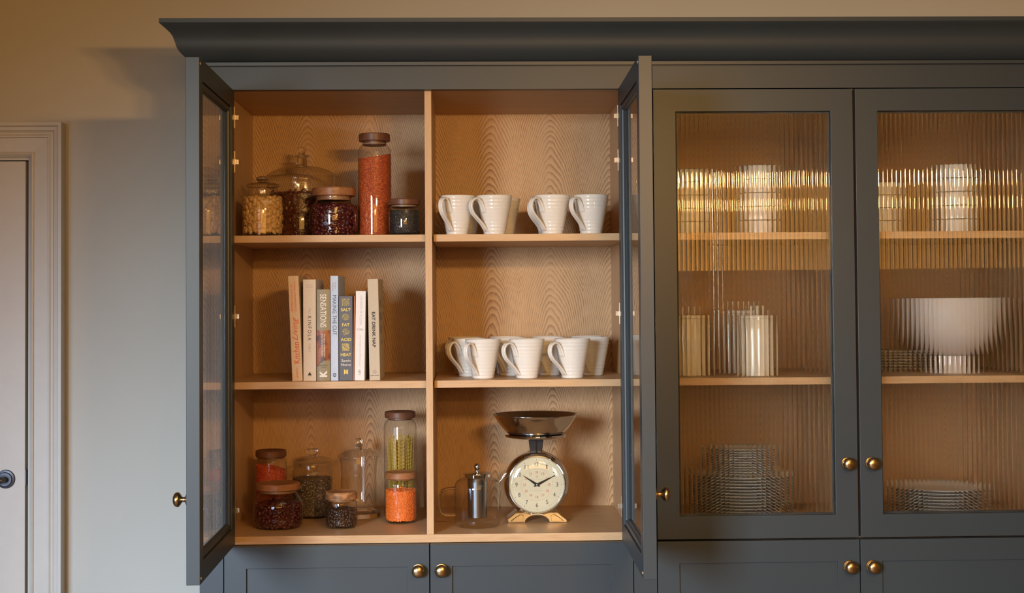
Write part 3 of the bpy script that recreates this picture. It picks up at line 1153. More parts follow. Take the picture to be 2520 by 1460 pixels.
# tall pasta jar
Y = .360
r, X = jar_root(985, Y, BASE, 'tall glass jar with a dark wooden lid at the back right, half full of pasta', 1120)
s_ = pxm(Y)
pr = prof_px(Y, BASE, [(30, 1026), (30, 1031), (35, 1037), (39, 1044), (40, 1052), (40, 1250)]) + [(39 / s_, .005), (35 / s_, .001), (0, .001)]
jar_glass(r, pr)
wood_lid(r, 37.5 / s_, at(985, 1028, Y)[1] - BASE, at(985, 1012, Y)[1] - BASE, 29 / s_, at(985, 1033, Y)[1] - BASE, 'walnut')
rnd = random.Random(4)
m = MB()
zt_ = at(985, 1078, Y)[1] - BASE
Rj = 36.5 / s_
for k in range(64):
    th = rnd.random() * 2 * pi
    rr = Rj * (rnd.random() ** .35) * .95
    rb = rr * rnd.uniform(.6, .92)
    th2 = th + rnd.uniform(-.15, .15)
    htop = zt_ + rnd.uniform(-.016, .010)
    ph = rnd.random() * 6.28
    tw = th + pi / 2
    pts = []
    n = int(htop / .0021)
    for i in range(n + 1):
        u = i / n
        x_ = (rb * cos(th2)) * (1 - u) + rr * cos(th) * u
        y_ = (rb * sin(th2)) * (1 - u) + rr * sin(th) * u
        wv = .0016 * sin(i * 2 * pi / 5 + ph)
        pts.append((x_ + wv * cos(tw), y_ + wv * sin(tw), .004 + u * (htop - .004)))
    m.tube(pts, .0014, 5)
o = m.build('wavy_pasta', 'pasta', fix=False)
o.location = (X, Y, BASE)
tag(o, 'bundle of wavy yellow pasta strands standing in the tall jar', 'pasta', kind='stuff')

# orange lentil jar in front
Y = .251
r, X = jar_root(986.5, Y, BASE, 'small wooden-lidded glass jar in front of the tall pasta jar', 1230)
s_ = pxm(Y)
pr = prof_px(Y, BASE, [(33, 1177), (34, 1180), (38, 1184), (39.2, 1191), (39.2, 1270)]) + [(38.5 / s_, .010), (35 / s_, .003), (31 / s_, .0008), (0, .0008)]
jar_glass(r, pr)
wood_lid(r, 38.5 / s_, at(986, 1177, Y)[1] - BASE, at(986, 1160.5, Y)[1] - BASE, 32.5 / s_, at(986, 1180, Y)[1] - BASE, 'acacia')
glass_foot(r, 35 / s_, .006)
filling('orange_lentils', 'bright orange lentils inside the front right jar of the bottom shelf', 'lentils', (X, Y, BASE), 37.8 / s_, .0075, at(986, 1206, Y)[1] - BASE, (.0027, .0027, .0015), 'red_lentil', lo=True, seed=21)


# ------------------------------------------------------------------ books
for nm, col, ro in (('cover_tan', (0.74, 0.57, 0.40), .6), ('cover_cream', (0.76, 0.68, 0.60), .55), ('cover_olive', (0.30, 0.26, 0.17), .45),
                    ('cover_sky', (0.50, 0.62, 0.86), .55), ('cover_slate', (0.09, 0.095, 0.13), .5), ('cover_white', (0.80, 0.80, 0.86), .5),
                    ('cover_linen', (0.58, 0.51, 0.42), .8), ('pages', (0.7, 0.62, 0.48), .8), ('ink_orange', (0.75, 0.16, 0.05), .6),
                    ('ink_black', (0.03, 0.03, 0.03), .6), ('ink_white', (0.85, 0.83, 0.82), .6), ('ink_gold', (0.80, 0.62, 0.13), .5),
                    ('ink_pale', (0.72, 0.77, 0.86), .6), ('ink_grey', (0.36, 0.34, 0.34), .6), ('ink_silver', (0.52, 0.49, 0.53), .5),
                    ('ink_navy', (0.05, 0.06, 0.10), .6), ('cover_orange', (0.55, 0.20, 0.09), .6)):
    plain(nm, col, ro, var=.04, nscale=200)
t = NT('jacket_painting')
f = t.noise(t.coord((1, 1, .6)), 42, 3, .5, .6)
M['jacket_painting'] = t.finish(t.ramp(f, [(.30, (.04, .035, .035)), (.45, (.16, .035, .018)), (.58, (.42, .13, .04)), (.70, (.22, .09, .07))]), .4)


def book(name, label, xl, xr, ytop, mat, Yf=.0975, depth=.20, lean=0.0, round_=0.0, xtop=None):
    """spine faces the room; returns root, width, height"""
    X0_, zb = at(xl, 937, Yf)
    X1_ = at(xr, 937, Yf)[0]
    w = X1_ - X0_
    h = at((xl + xr) / 2, ytop, Yf)[1] - MIDS
    r_ = empty(name, ((X0_ + X1_) / 2, Yf, MIDS), label, 'book')
    r_.rotation_euler = (0, lean, 0)
    m_ = MB()
    hw = w / 2
    ct = .0022
    if round_:
        pts = []
        for i in range(9):
            a = -hw + w * i / 8
            pts.append((a, -round_ * (1 - (a / hw) ** 2)))
        poly = pts + [(hw, depth), (hw - ct, depth), (hw - ct, .004), (-hw + ct, .004), (-hw + ct, depth), (-hw, depth)]
    else:
        poly = [(-hw, 0), (hw, 0), (hw, depth), (hw - ct, depth), (hw - ct, .004), (-hw + ct, .004), (-hw + ct, depth), (-hw, depth)]
    n = len(poly)
    vs_ = [(x, y, .0002) for x, y in poly] + [(x, y, h) for x, y in poly]
    fs_ = [tuple(range(n - 1, -1, -1)), tuple(range(n, 2 * n))] + [(k, (k + 1) % n, (k + 1) % n + n, k + n) for k in range(n)]
    m_.add(vs_, fs_)
    m_.build('cover', mat, r_, .0007 if not round_ else .0004)
    MB().box(-hw + ct, hw - ct, .0045, depth - .004, .003, h - .003).build('pages', 'pages', r_)
    return r_, w, h


def zz(y, Yf=.097):
    return at(800, y, Yf)[1] - MIDS


def word(parent, s, x, y0, y1, hpx, mat, turn, name='spine_lettering', y=-.0006, **kw):
    """y0..y1: picture rows the line spans (for upright lines: centre row and width px)"""
    if turn:
        zc, wd = (zz(y0) + zz(y1)) / 2, abs(zz(y0) - zz(y1))
    else:
        zc, wd = zz(y0), y1 / 897
    text_mb(s, x, zc, wd, hpx / 897, y, turn, **kw).build(name, mat, parent, fix=False)


P_ = 1 / 897
r, w, h = book('cookbook', 'tan book with orange lettering leaning at the left end of the row', 719.5, 745, 679, 'cover_tan', lean=-.0385, depth=.22)
word(r, 'Kitchen', .0005, 894, 842, 15, 'ink_orange', 1, weight=.006)
word(r, 'Living', .0005, 838, 780, 18, 'ink_orange', 1, shear=.5)
word(r, 'Kitchen Interiors for', -.007, 766, 697, 7, 'ink_orange', 1, shear=.4)
word(r, 'Contemporary Homes', .003, 766, 692, 7, 'ink_orange', 1, shear=.4)
word(r, 'gestalten', .0, 929, 906, 6, 'ink_orange', 1)
r, w, h = book('cookbook', 'tall cream book with dark lettering and a black triangle at its foot', 746.6, 778, 688, 'cover_cream', depth=.215)
word(r, 'THE', 0, 758, 773, 5, 'ink_grey', -1, space=1.3)
word(r, 'KINFOLK', 0, 778, 839, 8.5, 'ink_black', -1, space=1.35)
word(r, 'TABLE', 0, 845, 867, 5, 'ink_grey', -1, space=1.3)
word(r, 'NATHAN', 0, 702, 15, 2.4, 'ink_grey', 0, space=1.3)
word(r, 'WILLIAMS', 0, 707, 19, 2.4, 'ink_grey', 0, space=1.3)
MB().add([(-.0055, -.0006, zz(924)), (.0055, -.0006, zz(924)), (0, -.0006, zz(915))], [(0, 1, 2)]).build('emblem', 'ink_black', r, fix=False)
word(r, 'ARTISAN', 0, 926, 9, 1.2, 'ink_grey', 0)
r, w, h = book('art_book', 'short olive book with a rounded spine, white block capitals and a painted band', 779.6, 813, 712.5, 'cover_olive', round_=.003, Yf=.100, depth=.165)
word(r, 'SENSATIONS', 0, 724, 806, 15.5, 'ink_white', -1, y=-.0033, weight=.012)
hw = w / 2
band = []
fsb = []
for i in range(9):
    a = -hw + w * i / 8
    yy = -.003 * (1 - (a / hw) ** 2) - .0003
    band += [(a, yy, zz(814 + 2 * (a / hw) ** 2 * -1)), (a, yy, zz(888 + (14 if a < -hw * .5 else (6 if a < -.2 * hw else 0))))]
for i in range(8):
    fsb.append((2 * i, 2 * i + 1, 2 * i + 3, 2 * i + 2))
MB().add(band, fsb, True).build('painted_band', 'jacket_painting', r, fix=False)
word(r, 'The Story of British Art', .0025, 822, 878, 4.2, 'ink_white', -1, y=-.0038, weight=.02)
word(r, 'from Hogarth to Banksy', -.0035, 822, 878, 4.2, 'ink_white', -1, y=-.0038, weight=.02)
word(r, 'Jonathan', 0, 899.5, 19, 3.6, 'ink_black', 0, y=-.0034, shear=.3)
word(r, 'Jones', 0, 904.5, 12, 3.2, 'ink_black', 0, y=-.0034, shear=.3)
word(r, 'K', 0, 912, 928, 18.5, 'ink_white', 1, y=-.0035, weight=.06)
r, w, h = book('style_book', 'tall narrow pale blue book with dark capitals down its spine', 814.2, 833, 679, 'cover_sky', depth=.21)
word(r, 'Richard', .0028, 695, 712, 3.6, 'ink_grey', -1)
word(r, 'Anderson', -.0032, 695, 717, 3.6, 'ink_grey', -1)
word(r, 'MAKING THE CUT', .0006, 727, 825, 9.5, 'ink_navy', -1)
word(r, 'STORIES OF SARTORIAL ICONS', .0035, 831, 902, 4, 'ink_pale', -1)
word(r, "BY SAVILE ROW'S MASTER TAILOR", -.0030, 832, 906, 4, 'ink_pale', -1)
m = MB()
zc = zz(923.5)
for s0 in (0, pi):
    vs_, fs_ = [], []
    for i in range(9):
        a = s0 + .2 + i * (pi * .86) / 8
        ro, ri = .0050, .0028 - .0008 * sin(i * pi / 8)
        vs_ += [(ro * cos(a), -.0006, zc + ro * sin(a)), (ri * cos(a), -.0006, zc + ri * sin(a))]
    for i in range(8):
        fs_.append((2 * i, 2 * i + 1, 2 * i + 3, 2 * i + 2))
    m.add(vs_, fs_)
m.build('emblem', 'ink_navy', r, fix=False)
r, w, h = book('cookbook', 'short slate grey book with gold capitals and gold patterned patches on its spine', 834.6, 868.5, 728.5, 'cover_slate', depth=.185)
tt = (('SALT', 763, 24), ('FAT', 800, 18), ('ACID', 836.5, 25.5), ('HEAT', 873.5, 26))
for s_w, y_, wpx in tt:
    word(r, s_w, .0003, y_, wpx, 7.2, 'ink_gold', 0, weight=.02)
word(r, 'Samin', .0003, 888, 22, 6, 'ink_white', 0)
word(r, 'Nosrat', .0003, 898, 24, 6, 'ink_white', 0)
rnd = random.Random(2)
for (y_, kind) in ((744, 'sq'), (780.5, 'ci'), (817.5, 'ci'), (855, 'wv')):
    m = MB()
    zc = zz(y_)
    R_ = 9 * P_
    if kind != 'wv':
        for i in range(210):
            a, b_ = rnd.uniform(-R_, R_), rnd.uniform(-R_, R_)
            if kind == 'ci' and a * a + b_ * b_ > R_ * R_:
                continue
            q = rnd.uniform(.0004, .0008)
            e_ = rnd.uniform(.0004, .0012)
            m.add([(a - q, -.0006, zc + b_ - e_ / 2), (a + q, -.0006, zc + b_ - e_ / 2), (a + q * .6, -.0006, zc + b_ + e_ / 2), (a - q * .6, -.0006, zc + b_ + e_ / 2)], [(0, 1, 2, 3)])
    else:
        for i in range(9):
            a0_ = -R_ + 2 * R_ * (i + .15) / 9
            vs_, fs_ = [], []
            for j in range(9):
                b_ = -R_ + 2 * R_ * j / 8
                sft = .0008 * sin(j * .9 + i * .7)
                wd = .0005 + .0002 * sin(j * 2 + i)
                vs_ += [(a0_ + sft, -.0006, zc + b_), (a0_ + sft + 2 * wd, -.0006, zc + b_)]
            for j in range(8):
                fs_.append((2 * j, 2 * j + 1, 2 * j + 3, 2 * j + 2))
            m.add(vs_, fs_)
    m.build('gold_patch', 'ink_gold', r, fix=False)
m = MB()
zc = zz(916)
m.add([(-.0054, -.0006, zc - .0068), (-.0008, -.0006, zc - .0050), (-.0008, -.0006, zc + .0050), (-.0054, -.0006, zc + .0068)], [(0, 1, 2, 3)])
m.add([(.0054, -.0006, zc - .0068), (.0008, -.0006, zc - .0050), (.0008, -.0006, zc + .0050), (.0054, -.0006, zc + .0068)], [(0, 3, 2, 1)])
m.build('emblem', 'ink_gold', r, fix=False)
r, w, h = book('thin_book', 'very thin orange-brown book squeezed between the slate grey and white books', 869.2, 871.8, 728.5, 'cover_orange', depth=.17, lean=.012)
r, w, h = book('cookbook', 'white book with faint silver lettering and a small grey drawing, leaning slightly', 872.6, 897, 716.5, 'cover_white', lean=.0185, depth=.19)
word(r, 'THE BOOK OF ST JOHN', .0006, 728, 801, 6, 'ink_silver', -1)
m = MB()
zc = zz(812)
for (a, b_, c_, d_) in ((-.0095, 0, -.005, .0028), (-.005, .0028, .006, .0026), (.006, .0026, .0085, 0), (.0085, 0, .005, -.0018), (.005, -.0018, -.003, -.0022), (-.003, -.0022, -.0095, 0),
                        (-.003, .001, .004, .0004), (-.001, -.001, .005, -.0004), (.005, -.0018, .0075, -.0036)):
    dx_, dz_ = c_ - a, d_ - b_
    L_ = sqrt(dx_ * dx_ + dz_ * dz_)
    nx_, nz_ = -dz_ / L_ * .00035, dx_ / L_ * .00035
    m.add([(a - nx_, -.0006, zc + b_ - nz_), (c_ - nx_, -.0006, zc + d_ - nz_), (c_ + nx_, -.0006, zc + d_ + nz_), (a + nx_, -.0006, zc + b_ + nz_)], [(0, 1, 2, 3)])
m.build('drawing', 'ink_grey', r, fix=False)
word(r, 'FERGUS HENDERSON & TREVOR GULLIVER', .0006, 826, 902, 3, 'ink_silver', -1)
word(r, '&', .0, 915, 7, 8, 'ink_grey', 0)
word(r, 'BB', .0, 922.5, 4.5, 2.6, 'ink_grey', 0)
r, w, h = book('cookbook', 'beige linen book with bold black capitals at the right end of the row', 909.5, 935.5, 686.5, 'cover_linen', lean=-.016, depth=.215)
word(r, 'EAT DRINK NAP', .0, 769, 856, 8, 'ink_black', -1, weight=.035)
m = MB()
zc = zz(917)
for i in range(4):
    a = -.0042 + .0028 * i
    m.add([(a - .0003, -.0006, zc - .0045), (a + .0003, -.0006, zc - .0045), (a + .0003, -.0006, zc + .0045), (a - .0003, -.0006, zc + .0045)], [(0, 1, 2, 3)])
    m.add([(-.0045, -.0006, zc + a - .0003), (.0045, -.0006, zc + a - .0003), (.0045, -.0006, zc + a + .0003), (-.0045, -.0006, zc + a + .0003)], [(0, 1, 2, 3)])
m.build('emblem', 'ink_grey', r, fix=False)
word(r, 'SOHO HOUSE', .0, 925.5, 21, 2.8, 'ink_black', 0)
m = MB()        # dark printed marks on its side cover
for (ya, yb, da, db) in ((738, 757, .05, .12), (771, 791, .045, .13), (804, 824, .06, .12), (843, 849, .06, .13)):
    m.add([(w / 2 + .0005, da, zz(yb)), (w / 2 + .0005, db, zz(yb)), (w / 2 + .0005, db, zz(ya)), (w / 2 + .0005, da, zz(ya))], [(0, 1, 2, 3)])
m.build('cover_print', 'ink_grey', r, fix=False)

# ------------------------------------------------------------------ kitchen scale with clock
YD = .222
cx0, cz0 = at(1321, 1193, YD)
sc = empty('clock_scale', (cx0, YD, BASE), 'chrome kitchen scale with a cream clock dial and a wide steel bowl on top', 'kitchen scale')
zc = cz0 - BASE
k_ = pxm(YD)
m = MB().lathe([(0, -.0870), (.060, -.0865), (.078, -.0800), (.0885, -.0640), (.0925, -.0430), (.0922, -.0210), (.0895, -.0070), (.0860, .0010), (.0815, .0045), (.0785, .0050), (.0772, .0030), (.0770, -.0010), (0, -.0010)], 72, (0, 0, zc), 'y')
body = m.build('clock_case', 'chrome', sc)
plain('dial_cream', (0.66, 0.64, 0.49), 0.5, var=.02)
plain('dial_red', (0.62, 0.06, 0.03), 0.5, var=.02)
dial = MB().lathe([(0, .0004), (.0770, .0004), (.0770, -.0008), (0, -.0008)], 64, (0, 0, zc), 'y').build('dial', 'dial_cream', sc)
mk, mr = MB(), MB()
yk = -.0008
for h_ in range(1, 13):
    a = pi / 2 - h_ * pi / 6
    tm = text_mb(str(h_), .0572 * cos(a), zc + .0572 * sin(a), (.0040 if h_ == 1 else .0105 if h_ > 9 else .0062), .0118, yk)
    mk.add(tm.v, tm.f)
    tm = text_mb(str(h_ + 12), .0350 * cos(a), zc + .0350 * sin(a), .0072, .0074, yk)
    mr.add(tm.v, tm.f)
for q in range(60):
    a = q * pi / 30
    ca, sa = cos(a), sin(a)
    big = q % 5 == 0
    l0, l1, hw = (.0688, .0706, .0009) if big else (.0692, .0704, .00035)
    mk.add([(l0 * ca - hw * sa, yk, zc + l0 * sa + hw * ca), (l1 * ca - hw * sa, yk, zc + l1 * sa + hw * ca),
            (l1 * ca + hw * sa, yk, zc + l1 * sa - hw * ca), (l0 * ca + hw * sa, yk, zc + l0 * sa - hw * ca)], [(0, 1, 2, 3)])
mk.build('black_numerals', 'ink_black', dial, fix=False)
sq = .0021
for (a, b_, c_, d_) in ((-sq, -sq, sq, -sq + .0006), (-sq, sq - .0006, sq, sq), (-sq, -sq, -sq + .0006, sq), (sq - .0006, -sq, sq, sq)):
    z_ = zc + .0225
    mr.add([(a, yk, z_ + b_), (c_, yk, z_ + b_), (c_, yk, z_ + d_), (a, yk, z_ + d_)], [(0, 1, 2, 3)])
mr.build('red_numerals', 'dial_red', dial, fix=False)
m = MB()
n = 72
for i in range(n):
    a, b_ = 2 * pi * i / n, 2 * pi * (i + 1) / n
    r0_, r1_ = .0448, .0451
    m.add([(r0_ * cos(a), yk, zc + r0_ * sin(a)), (r1_ * cos(a), yk, zc + r1_ * sin(a)), (r1_ * cos(b_), yk, zc + r1_ * sin(b_)), (r0_ * cos(b_), yk, zc + r0_ * sin(b_))], [(0, 1, 2, 3)])
for (s_w, z_, w_) in (('English Clock Company', .0140, .034), ('CLOCK & SCALE', -.0168, .033)):
    tm = text_mb(s_w, 0, zc + z_, w_, .0020, yk)
    m.add(tm.v, tm.f)
m.build('dial_lettering', 'ink_grey', dial, fix=False)


def hand(parent, ang, L, wd, y):
    ca, sa = sin(ang), cos(ang)
    m_ = MB()
    base = -.010
    pts = [(base, 0), (base + .002, .0018), (0.004, wd), (L, .0002), (L, -.0002), (0.004, -wd), (base + .002, -.0018)]
    top, bot = [], []
    for l_, q in pts:
        x_, z_ = l_ * ca + q * sa, l_ * sa - q * ca
        bot.append((x_, y, zc + z_))
    ridge = [((base) * ca, y - .0012, zc + base * sa), (L * ca, y - .0004, zc + L * sa), (.004 * ca, y - .0018, zc + .004 * sa)]
    n_ = len(bot)
    fs_ = [(k, (k + 1) % n_, n_ + (2 if 0 < k < 6 else 0)) for k in range(n_)]
    m_.add(bot + ridge, fs_)
    m_.add([bot[2], bot[5], ridge[2]], [(0, 1, 2)])
    m_.add(bot, [tuple(range(n_))])
    return m_.build('clock_hand', 'black_metal', parent)


hand(sc, radians(-56), .048, .0034, -.0035)
hand(sc, radians(63), .0625, .0036, -.0055)
MB().lathe([(0, .0095), (.0016, .009), (.0026, .007), (.0028, .001), (0, .001)], 20, (0, 0, zc), 'y').build('hand_cap', 'chrome', sc)
dome = [(.0774 * sin(q * pi / 2 / 10), .0035 + .0105 * cos(q * pi / 2 / 10)) for q in range(11)]
MB().lathe(dome, 64, (0, 0, zc), 'y').build('dial_glass', 'domed_glass', sc)
MB().lathe([(.0772, .0030), (.0790, .0062), (.0812, .0058), (.0818, .0042), (.080, .002)], 72, (0, 0, zc), 'y').build('bezel', 'chrome', sc)


def S_(x, y):
    X_, Z_ = at(x, y, YD)
    return (X_ - cx0, Z_ - BASE)


zf = lambda v_: max(v_, 0)
# arched foot
fp = [(1248, 1277), (1259, 1269), (1270, 1259), (1279, 1254), (1291, 1260), (1306, 1264.5), (1336, 1264.5), (1351, 1260), (1363, 1254), (1372, 1259), (1383, 1269), (1394, 1277), (1396, 1283), (1393, 1290)]
lft = [S_(x, y) for x, y in fp]
poly = [(x, zf(z)) for x, z in lft]
poly[-1] = (poly[-1][0], 0.0)
arch = []
for i in range(13):
    a = pi * i / 12
    arch.append((.034 * cos(a), .0205 * sin(a)))
poly += arch
poly += [(-poly[13][0], 0.0)]
m = MB().prism(poly, -.010, .062)
m.build('arched_foot', 'chrome', sc, .0018, seg=2)
# recessed shiny cheeks on the foot
m = MB()
for sg in (-1, 1):
    pp = [(sg * .040, .0035), (sg * .056, .0035), (sg * .075, .0045), (sg * .060, .016), (sg * .046, .024), (sg * .038, .020)]
    m.prism(pp, -.0155, -.0115)
m.build('foot_cheek', 'chrome', sc, .0008)
# neck
z0_, z1_ = S_(1320, 1114)[1], S_(1320, 1074)[1]
m = MB()
vs_ = []
for (hw_, z_, ya, yb) in ((.0165, z0_ - .002, .018, .058), (.0225, z1_ + .004, .012, .066)):
    vs_ += [(-hw_, ya, z_), (hw_, ya, z_), (hw_, yb, z_), (-hw_, yb, z_)]
m.add(vs_, [(0, 1, 5, 4), (1, 2, 6, 5), (2, 3, 7, 6), (3, 0, 4, 7), (0, 3, 2, 1), (4, 5, 6, 7)])
m.build('neck', 'black_metal', sc, .002)
m = MB()
m.add([(-.0018, .0165, z0_), (.0022, .0165, z0_), (.0034, .0105, z1_ + .002), (-.0008, .0105, z1_ + .002), (0.0002, .0135, z0_), (.0014, .0075, z1_ + .002)], [(0, 4, 5, 3), (4, 1, 2, 5), (0, 1, 4), (3, 5, 2)])
m.build('neck_stripe', 'chrome', sc)
MB().lathe([(0, z0_ - .006), (.026, z0_ - .006), (.027, z0_ - .003), (.022, z0_ + .001), (0, z0_ + .001)], 40, (0, .038, 0)).build('neck_collar', 'chrome', sc)
# platform and bowl
yc = .038
kk = pxm(YD + yc)
zl = lambda y: at(1321, y, YD + yc)[1] - BASE
m = MB().lathe([(0, zl(1077)), (.076, zl(1077)), (.0860, zl(1074.5)), (.0885, zl(1071.5)), (.0870, zl(1068.5)), (.082, zl(1067.8)), (0, zl(1067.8))], 64, (0, yc, 0))
m.build('platform', 'chrome', sc)
rb = 106 / kk
m = MB().lathe(dens([(0, zl(1067.7)), (.060, zl(1067.7)), (.078, zl(1066.8)), (.089, zl(1058)), (.102, zl(1044.5)), (.1125, zl(1030.5)), (rb - .004, zl(1021.5)), (rb, zl(1020.2))], 3)
               + [(rb, zl(1019.2)), (rb - .004, zl(1020))] + dens([(rb - .0055, zl(1021.5)), (.111, zl(1030.5)), (.1003, zl(1044)), (.0875, zl(1057)), (.077, zl(1065)), (.06, zl(1066)), (0, zl(1066))], 3), 72, (0, yc, 0))
m.build('bowl', 'steel_bowl' if 'steel_bowl' in M else plain('steel_bowl', (0.60, 0.56, 0.52), 0.12, 1.0, var=.03), sc)

# ------------------------------------------------------------------ glass teapot
YP = .166
tx, _ = at(1175, 1240, YP)
tp = empty('glass_teapot', (tx, YP, BASE), 'clear glass teapot with a steel lid and infuser standing left of the scale', 'teapot')
CX[0] = 1175
kp = pxm(YP)
pr = prof_px(YP, BASE, [(31, 1170), (30.5, 1173), (34, 1176), (44, 1179), (52, 1186), (55.5, 1196), (56, 1210), (56, 1275), (55, 1287)]) + [(50 / kp, .0025), (42 / kp, .0008), (0, .0008)]
pot = MB().lathe(dens(pr, 2), 64).build('glass_pot', 'thin_glass', tp)


def T_(x, y, Y_=YP):
    X_, Z_ = at(x, y, Y_)
    return (X_ - tx, Y_ - YP, Z_ - BASE)


hp = [(1122, 1201), (1110, 1202.5), (1098, 1203.5), (1089, 1207), (1084.5, 1216), (1083.5, 1235), (1084.5, 1253), (1089, 1263), (1098, 1267.5), (1110, 1268), (1122, 1267)]
MB().tube([T_(*p) for p in hp], .0042, 12, up=Vector((0, 1, 0))).build('glass_handle', 'solid_glass', tp)
m = MB()
sp_ = [T_(1224, 1190), T_(1232, 1181), T_(1241, 1170), T_(1246, 1164)]
n = 20
vs_, fs_ = [], []
for i, p in enumerate(sp_):
    d_ = (Vector(sp_[-1]) - Vector(sp_[0])).normalized()
    w_ = Vector((0, 1, 0))
    b2 = d_.cross(w_)
    rr = .0110 if i == 0 else .0098
    for q in range(n):
        a = 2 * pi * q / n
        vs_.append(tuple(Vector(p) + w_ * rr * cos(a) + b2 * rr * sin(a)))
for i in range(3):
    for q in range(n):
        q2 = (q + 1) % n
        fs_.append((i * n + q, i * n + q2, (i + 1) * n + q2, (i + 1) * n + q))
m.add(vs_, fs_, True)
m.build('spout', 'thin_glass', tp)
zl2 = lambda y: at(1175, y, YP)[1] - BASE
lid = MB().lathe([(0, zl2(1162)), (10 / kp, zl2(1161.5)), (24 / kp, zl2(1163)), (34.5 / kp, zl2(1164.5)), (35 / kp, zl2(1166)), (31 / kp, zl2(1167.5)), (31 / kp, zl2(1174)), (30 / kp, zl2(1175)), (0, zl2(1175))], 48).build('steel_lid', 'chrome', tp)
m = MB().lathe([(0, zl2(1162)), (.0048, zl2(1162)), (.0045, zl2(1158)), (.0060, zl2(1156)), (.0085, zl2(1152)), (.0090, zl2(1149)), (.0082, zl2(1145)), (.005, zl2(1142)), (0, zl2(1141))], 28)
m.build('lid_ball', 'chrome', lid)
m = MB().lathe([(26 / kp, zl2(1175)), (24.5 / kp, zl2(1178)), (24.3 / kp, zl2(1186)), (24 / kp, zl2(1272)), (22.5 / kp, zl2(1273.5)), (0, zl2(1273.5))], 40)
m.build('infuser', 'steel', tp)


# ------------------------------------------------------------------ right cupboard contents
def crock(cx, Y, zb, label, group, r_, ytop, yk_, mat='cream_ceramic'):
    X_ = at(cx, (ytop + 930) / 2, Y)[0]
    o_ = empty('storage_crock', (X_, Y, zb), label, 'canister', group)
    H_ = at(cx, ytop, Y)[1] - zb
    m_ = MB().lathe([(0, 0), (r_ - .003, 0), (r_, .003), (r_, H_ - .040), (r_ - .001, H_ - .030), (r_ - .0055, H_ - .014), (r_ - .0055, H_ - .0095), (0, H_ - .0095)], 48)
    m_.build('crock_body', mat, o_)
    hk = at(cx, yk_, Y)[1] - zb
    m_ = MB().lathe([(0, H_ - .009), (r_ - .0045, H_ - .009), (r_ - .004, H_ - .004), (r_ - .0055, H_), (.012, H_ + .0015), (.008, H_ + .004), (.0075, H_ + .007), (.0125, hk - .006), (.0135, hk - .003), (.010, hk), (0, hk)], 48)
    m_.build('lid', mat, o_)
    return o_


gc = 'lidded crocks behind the left reeded door'
crock(1862, .152, MIDS, 'cream lidded crock at the front of its shelf behind the reeded glass', gc, .0505, 776, 752)
crock(1828, .300, MIDS, 'pale lidded crock standing behind the front cream crock', gc, .0520, 764, 742, 'ceramic')
crock(1698, .185, MIDS, 'lidded crock at the far left edge of the left reeded pane', gc, .0505, 776, 754)


def make_cup_bowl():
    m_ = MB()
    R_ = .049
    H_ = .040
    m_.lathe([(0, H_ - .003), (R_ * .6, H_ - .003), (R_ * .62, H_), (R_ * .72, H_), (R_ * .90, H_ - .0005), (R_ * .965, H_ - .0022), (R_, H_ - .007), (R_, .0012), (R_ - .001, 0), (R_ - .003, .001),
              (R_ - .004, H_ - .016), (R_ * .78, H_ - .008), (0, H_ - .008)], 44)
    return m_.build('ramekin', 'ceramic')


cb0 = [make_cup_bowl(), True]


def bowl_stack(cx, Y, zb, count, where, group, scale=1.0, pitch=.0388):
    names = {4: ['lowest', 'second', 'third', 'topmost'], 5: ['lowest', 'second', 'middle', 'fourth', 'topmost']}[count]
    X_ = at(cx, 490, Y)[0]
    for i in range(count):
        if cb0[1]:
            o_ = cb0[0]
            cb0[1] = False
        else:
            o_ = cb0[0].copy()
            C.objects.link(o_)
        o_.location = (X_ + random.uniform(-.0006, .0006), Y, zb + i * (.0401 * scale))
        o_.scale = (1, 1, scale)
        pos = names[i] + (' from bottom' if names[i] in ('second', 'third', 'fourth') else '')
        tag(o_, f'upturned ramekin, {pos}, stack {where}', 'ramekin', group)


bowl_stack(1868, .185, TOPS, 5, 'behind the centre of the left reeded pane', 'ramekins in the middle stack', .965)
bowl_stack(1700, .215, TOPS, 5, 'behind the left edge of the left reeded pane', 'ramekins in the left edge stack', .93)
bowl_stack(2166, .20, TOPS, 4, 'behind the left edge of the right reeded pane', 'ramekins in the right door edge stack', .90)
bowl_stack(2352, .185, TOPS, 5, 'behind the centre of the right reeded pane', 'ramekins in the right door middle stack', .965)


def plate_mesh(R_, mat, deep=.016):
    m_ = MB().lathe([(0, .0028), (R_ * .56, .0028), (R_ * .58, 0), (R_ * .63, 0), (R_ * .66, .003), (R_ * .84, deep * .50), (R_ * .97, deep * .86), (R_ * .995, deep * .93), (R_, deep), (R_ * .985, deep * 1.03), (R_ * .83, deep * .74),
                     (R_ * .66, deep * .42), (R_ * .55, deep * .34), (0, deep * .34)], 56)
    return m_.build('plate', mat)


ORD = ['lowest', 'second', 'third', 'fourth', 'fifth', 'sixth', 'seventh', 'eighth', 'ninth', 'tenth', 'eleventh', 'twelfth', 'thirteenth', 'fourteenth', 'fifteenth']


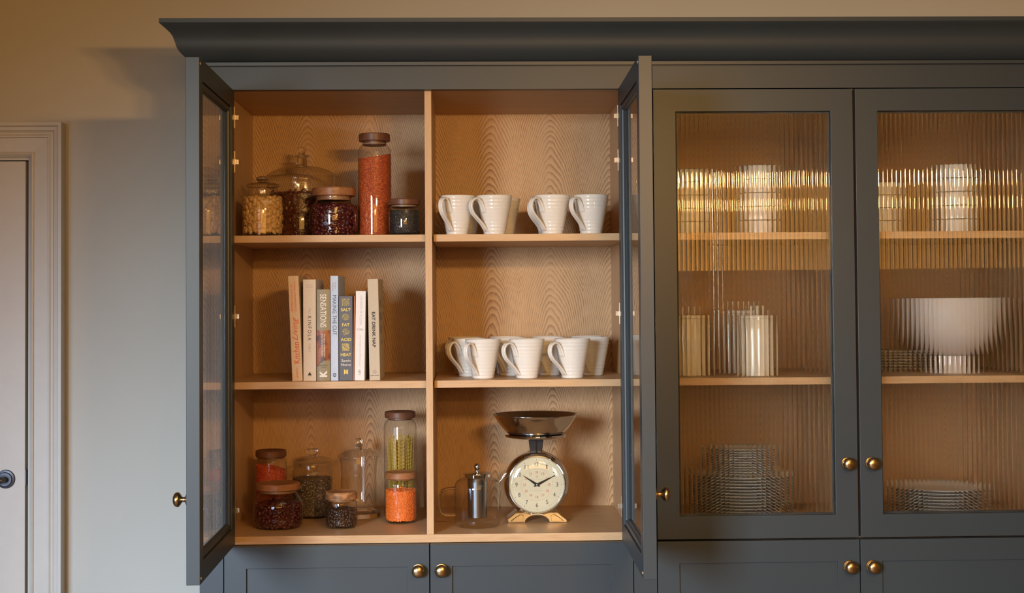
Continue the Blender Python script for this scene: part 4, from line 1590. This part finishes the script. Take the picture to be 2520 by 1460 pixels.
def plate_stack(cx, Y, z, count, R_, mat, pitch, kind, where, group, deep=.016, yref=1230):
    X_ = at(cx, yref, Y)[0]
    p0 = plate_mesh(R_, mat, deep)
    p0.name = kind.replace(' ', '_')
    for i in range(count):
        o_ = p0 if i == 0 else p0.copy()
        if i:
            C.objects.link(o_)
        o_.location = (X_ + random.uniform(-.001, .001), Y + random.uniform(-.001, .001), z + i * pitch)
        pos = 'topmost' if i == count - 1 else ORD[i] + ('' if i == 0 else ' from the bottom')
        tag(o_, f'{kind}, {pos}, in the {where}', 'plate', group)
    return z + (count - 1) * pitch + deep


zt_ = plate_stack(1826, .262, BASE, 14, .128, 'stoneware', .0086, 'dinner plate', 'wide lower stack behind the left door', 'dinner plates behind the left reeded door')
plate_stack(1828, .262, zt_ - .016 + .0072, 11, .084, 'stoneware', .0070, 'side plate', 'narrow upper stack behind the left door', 'side plates on top of the dinner plates', deep=.013)
plate_stack(2312, .262, BASE, 9, .130, 'stoneware', .0088, 'dinner plate', 'low stack behind the right door', 'dinner plates behind the right reeded door')
plate_stack(2212, .345, MIDS, 7, .074, 'cream_ceramic', .0082, 'saucer', 'stack beside the big bowl foot', 'saucers beside the big bowl', deep=.012, yref=890)
for o_ in list(C.objects):
    if o_.get('group') == 'saucers beside the big bowl':
        o_['label'] = 'small cream ' + o_['label']

YB_ = .238
bx, _ = at(2346, 850, YB_)
bb = empty('footed_bowl', (bx, YB_, MIDS), 'large white footed serving bowl behind the right reeded glass door', 'bowl')
HB = at(2346, 733.5, YB_)[1] - MIDS
m = MB().lathe(dens([(.060, .050), (.075, .056), (.104, .080), (.130, .116), (.147, .160), (.1555, HB - .006), (.157, HB)], 3) + [(.1545, HB + .0005), (.152, HB - .003)]
               + dens([(.150, HB - .012), (.142, .160), (.125, .118), (.100, .084), (.070, .062), (0, .056)], 3), 64)
m.build('bowl_body', 'lilac_ceramic', bb)
m = MB().lathe([(0, .0455), (.054, .0505), (.0545, .046), (.0535, .030), (.0555, .014), (.0610, .004), (.0615, 0), (.056, 0), (.050, .012), (0, .040)], 56)
m.build('bowl_foot', 'lilac_ceramic', bb)
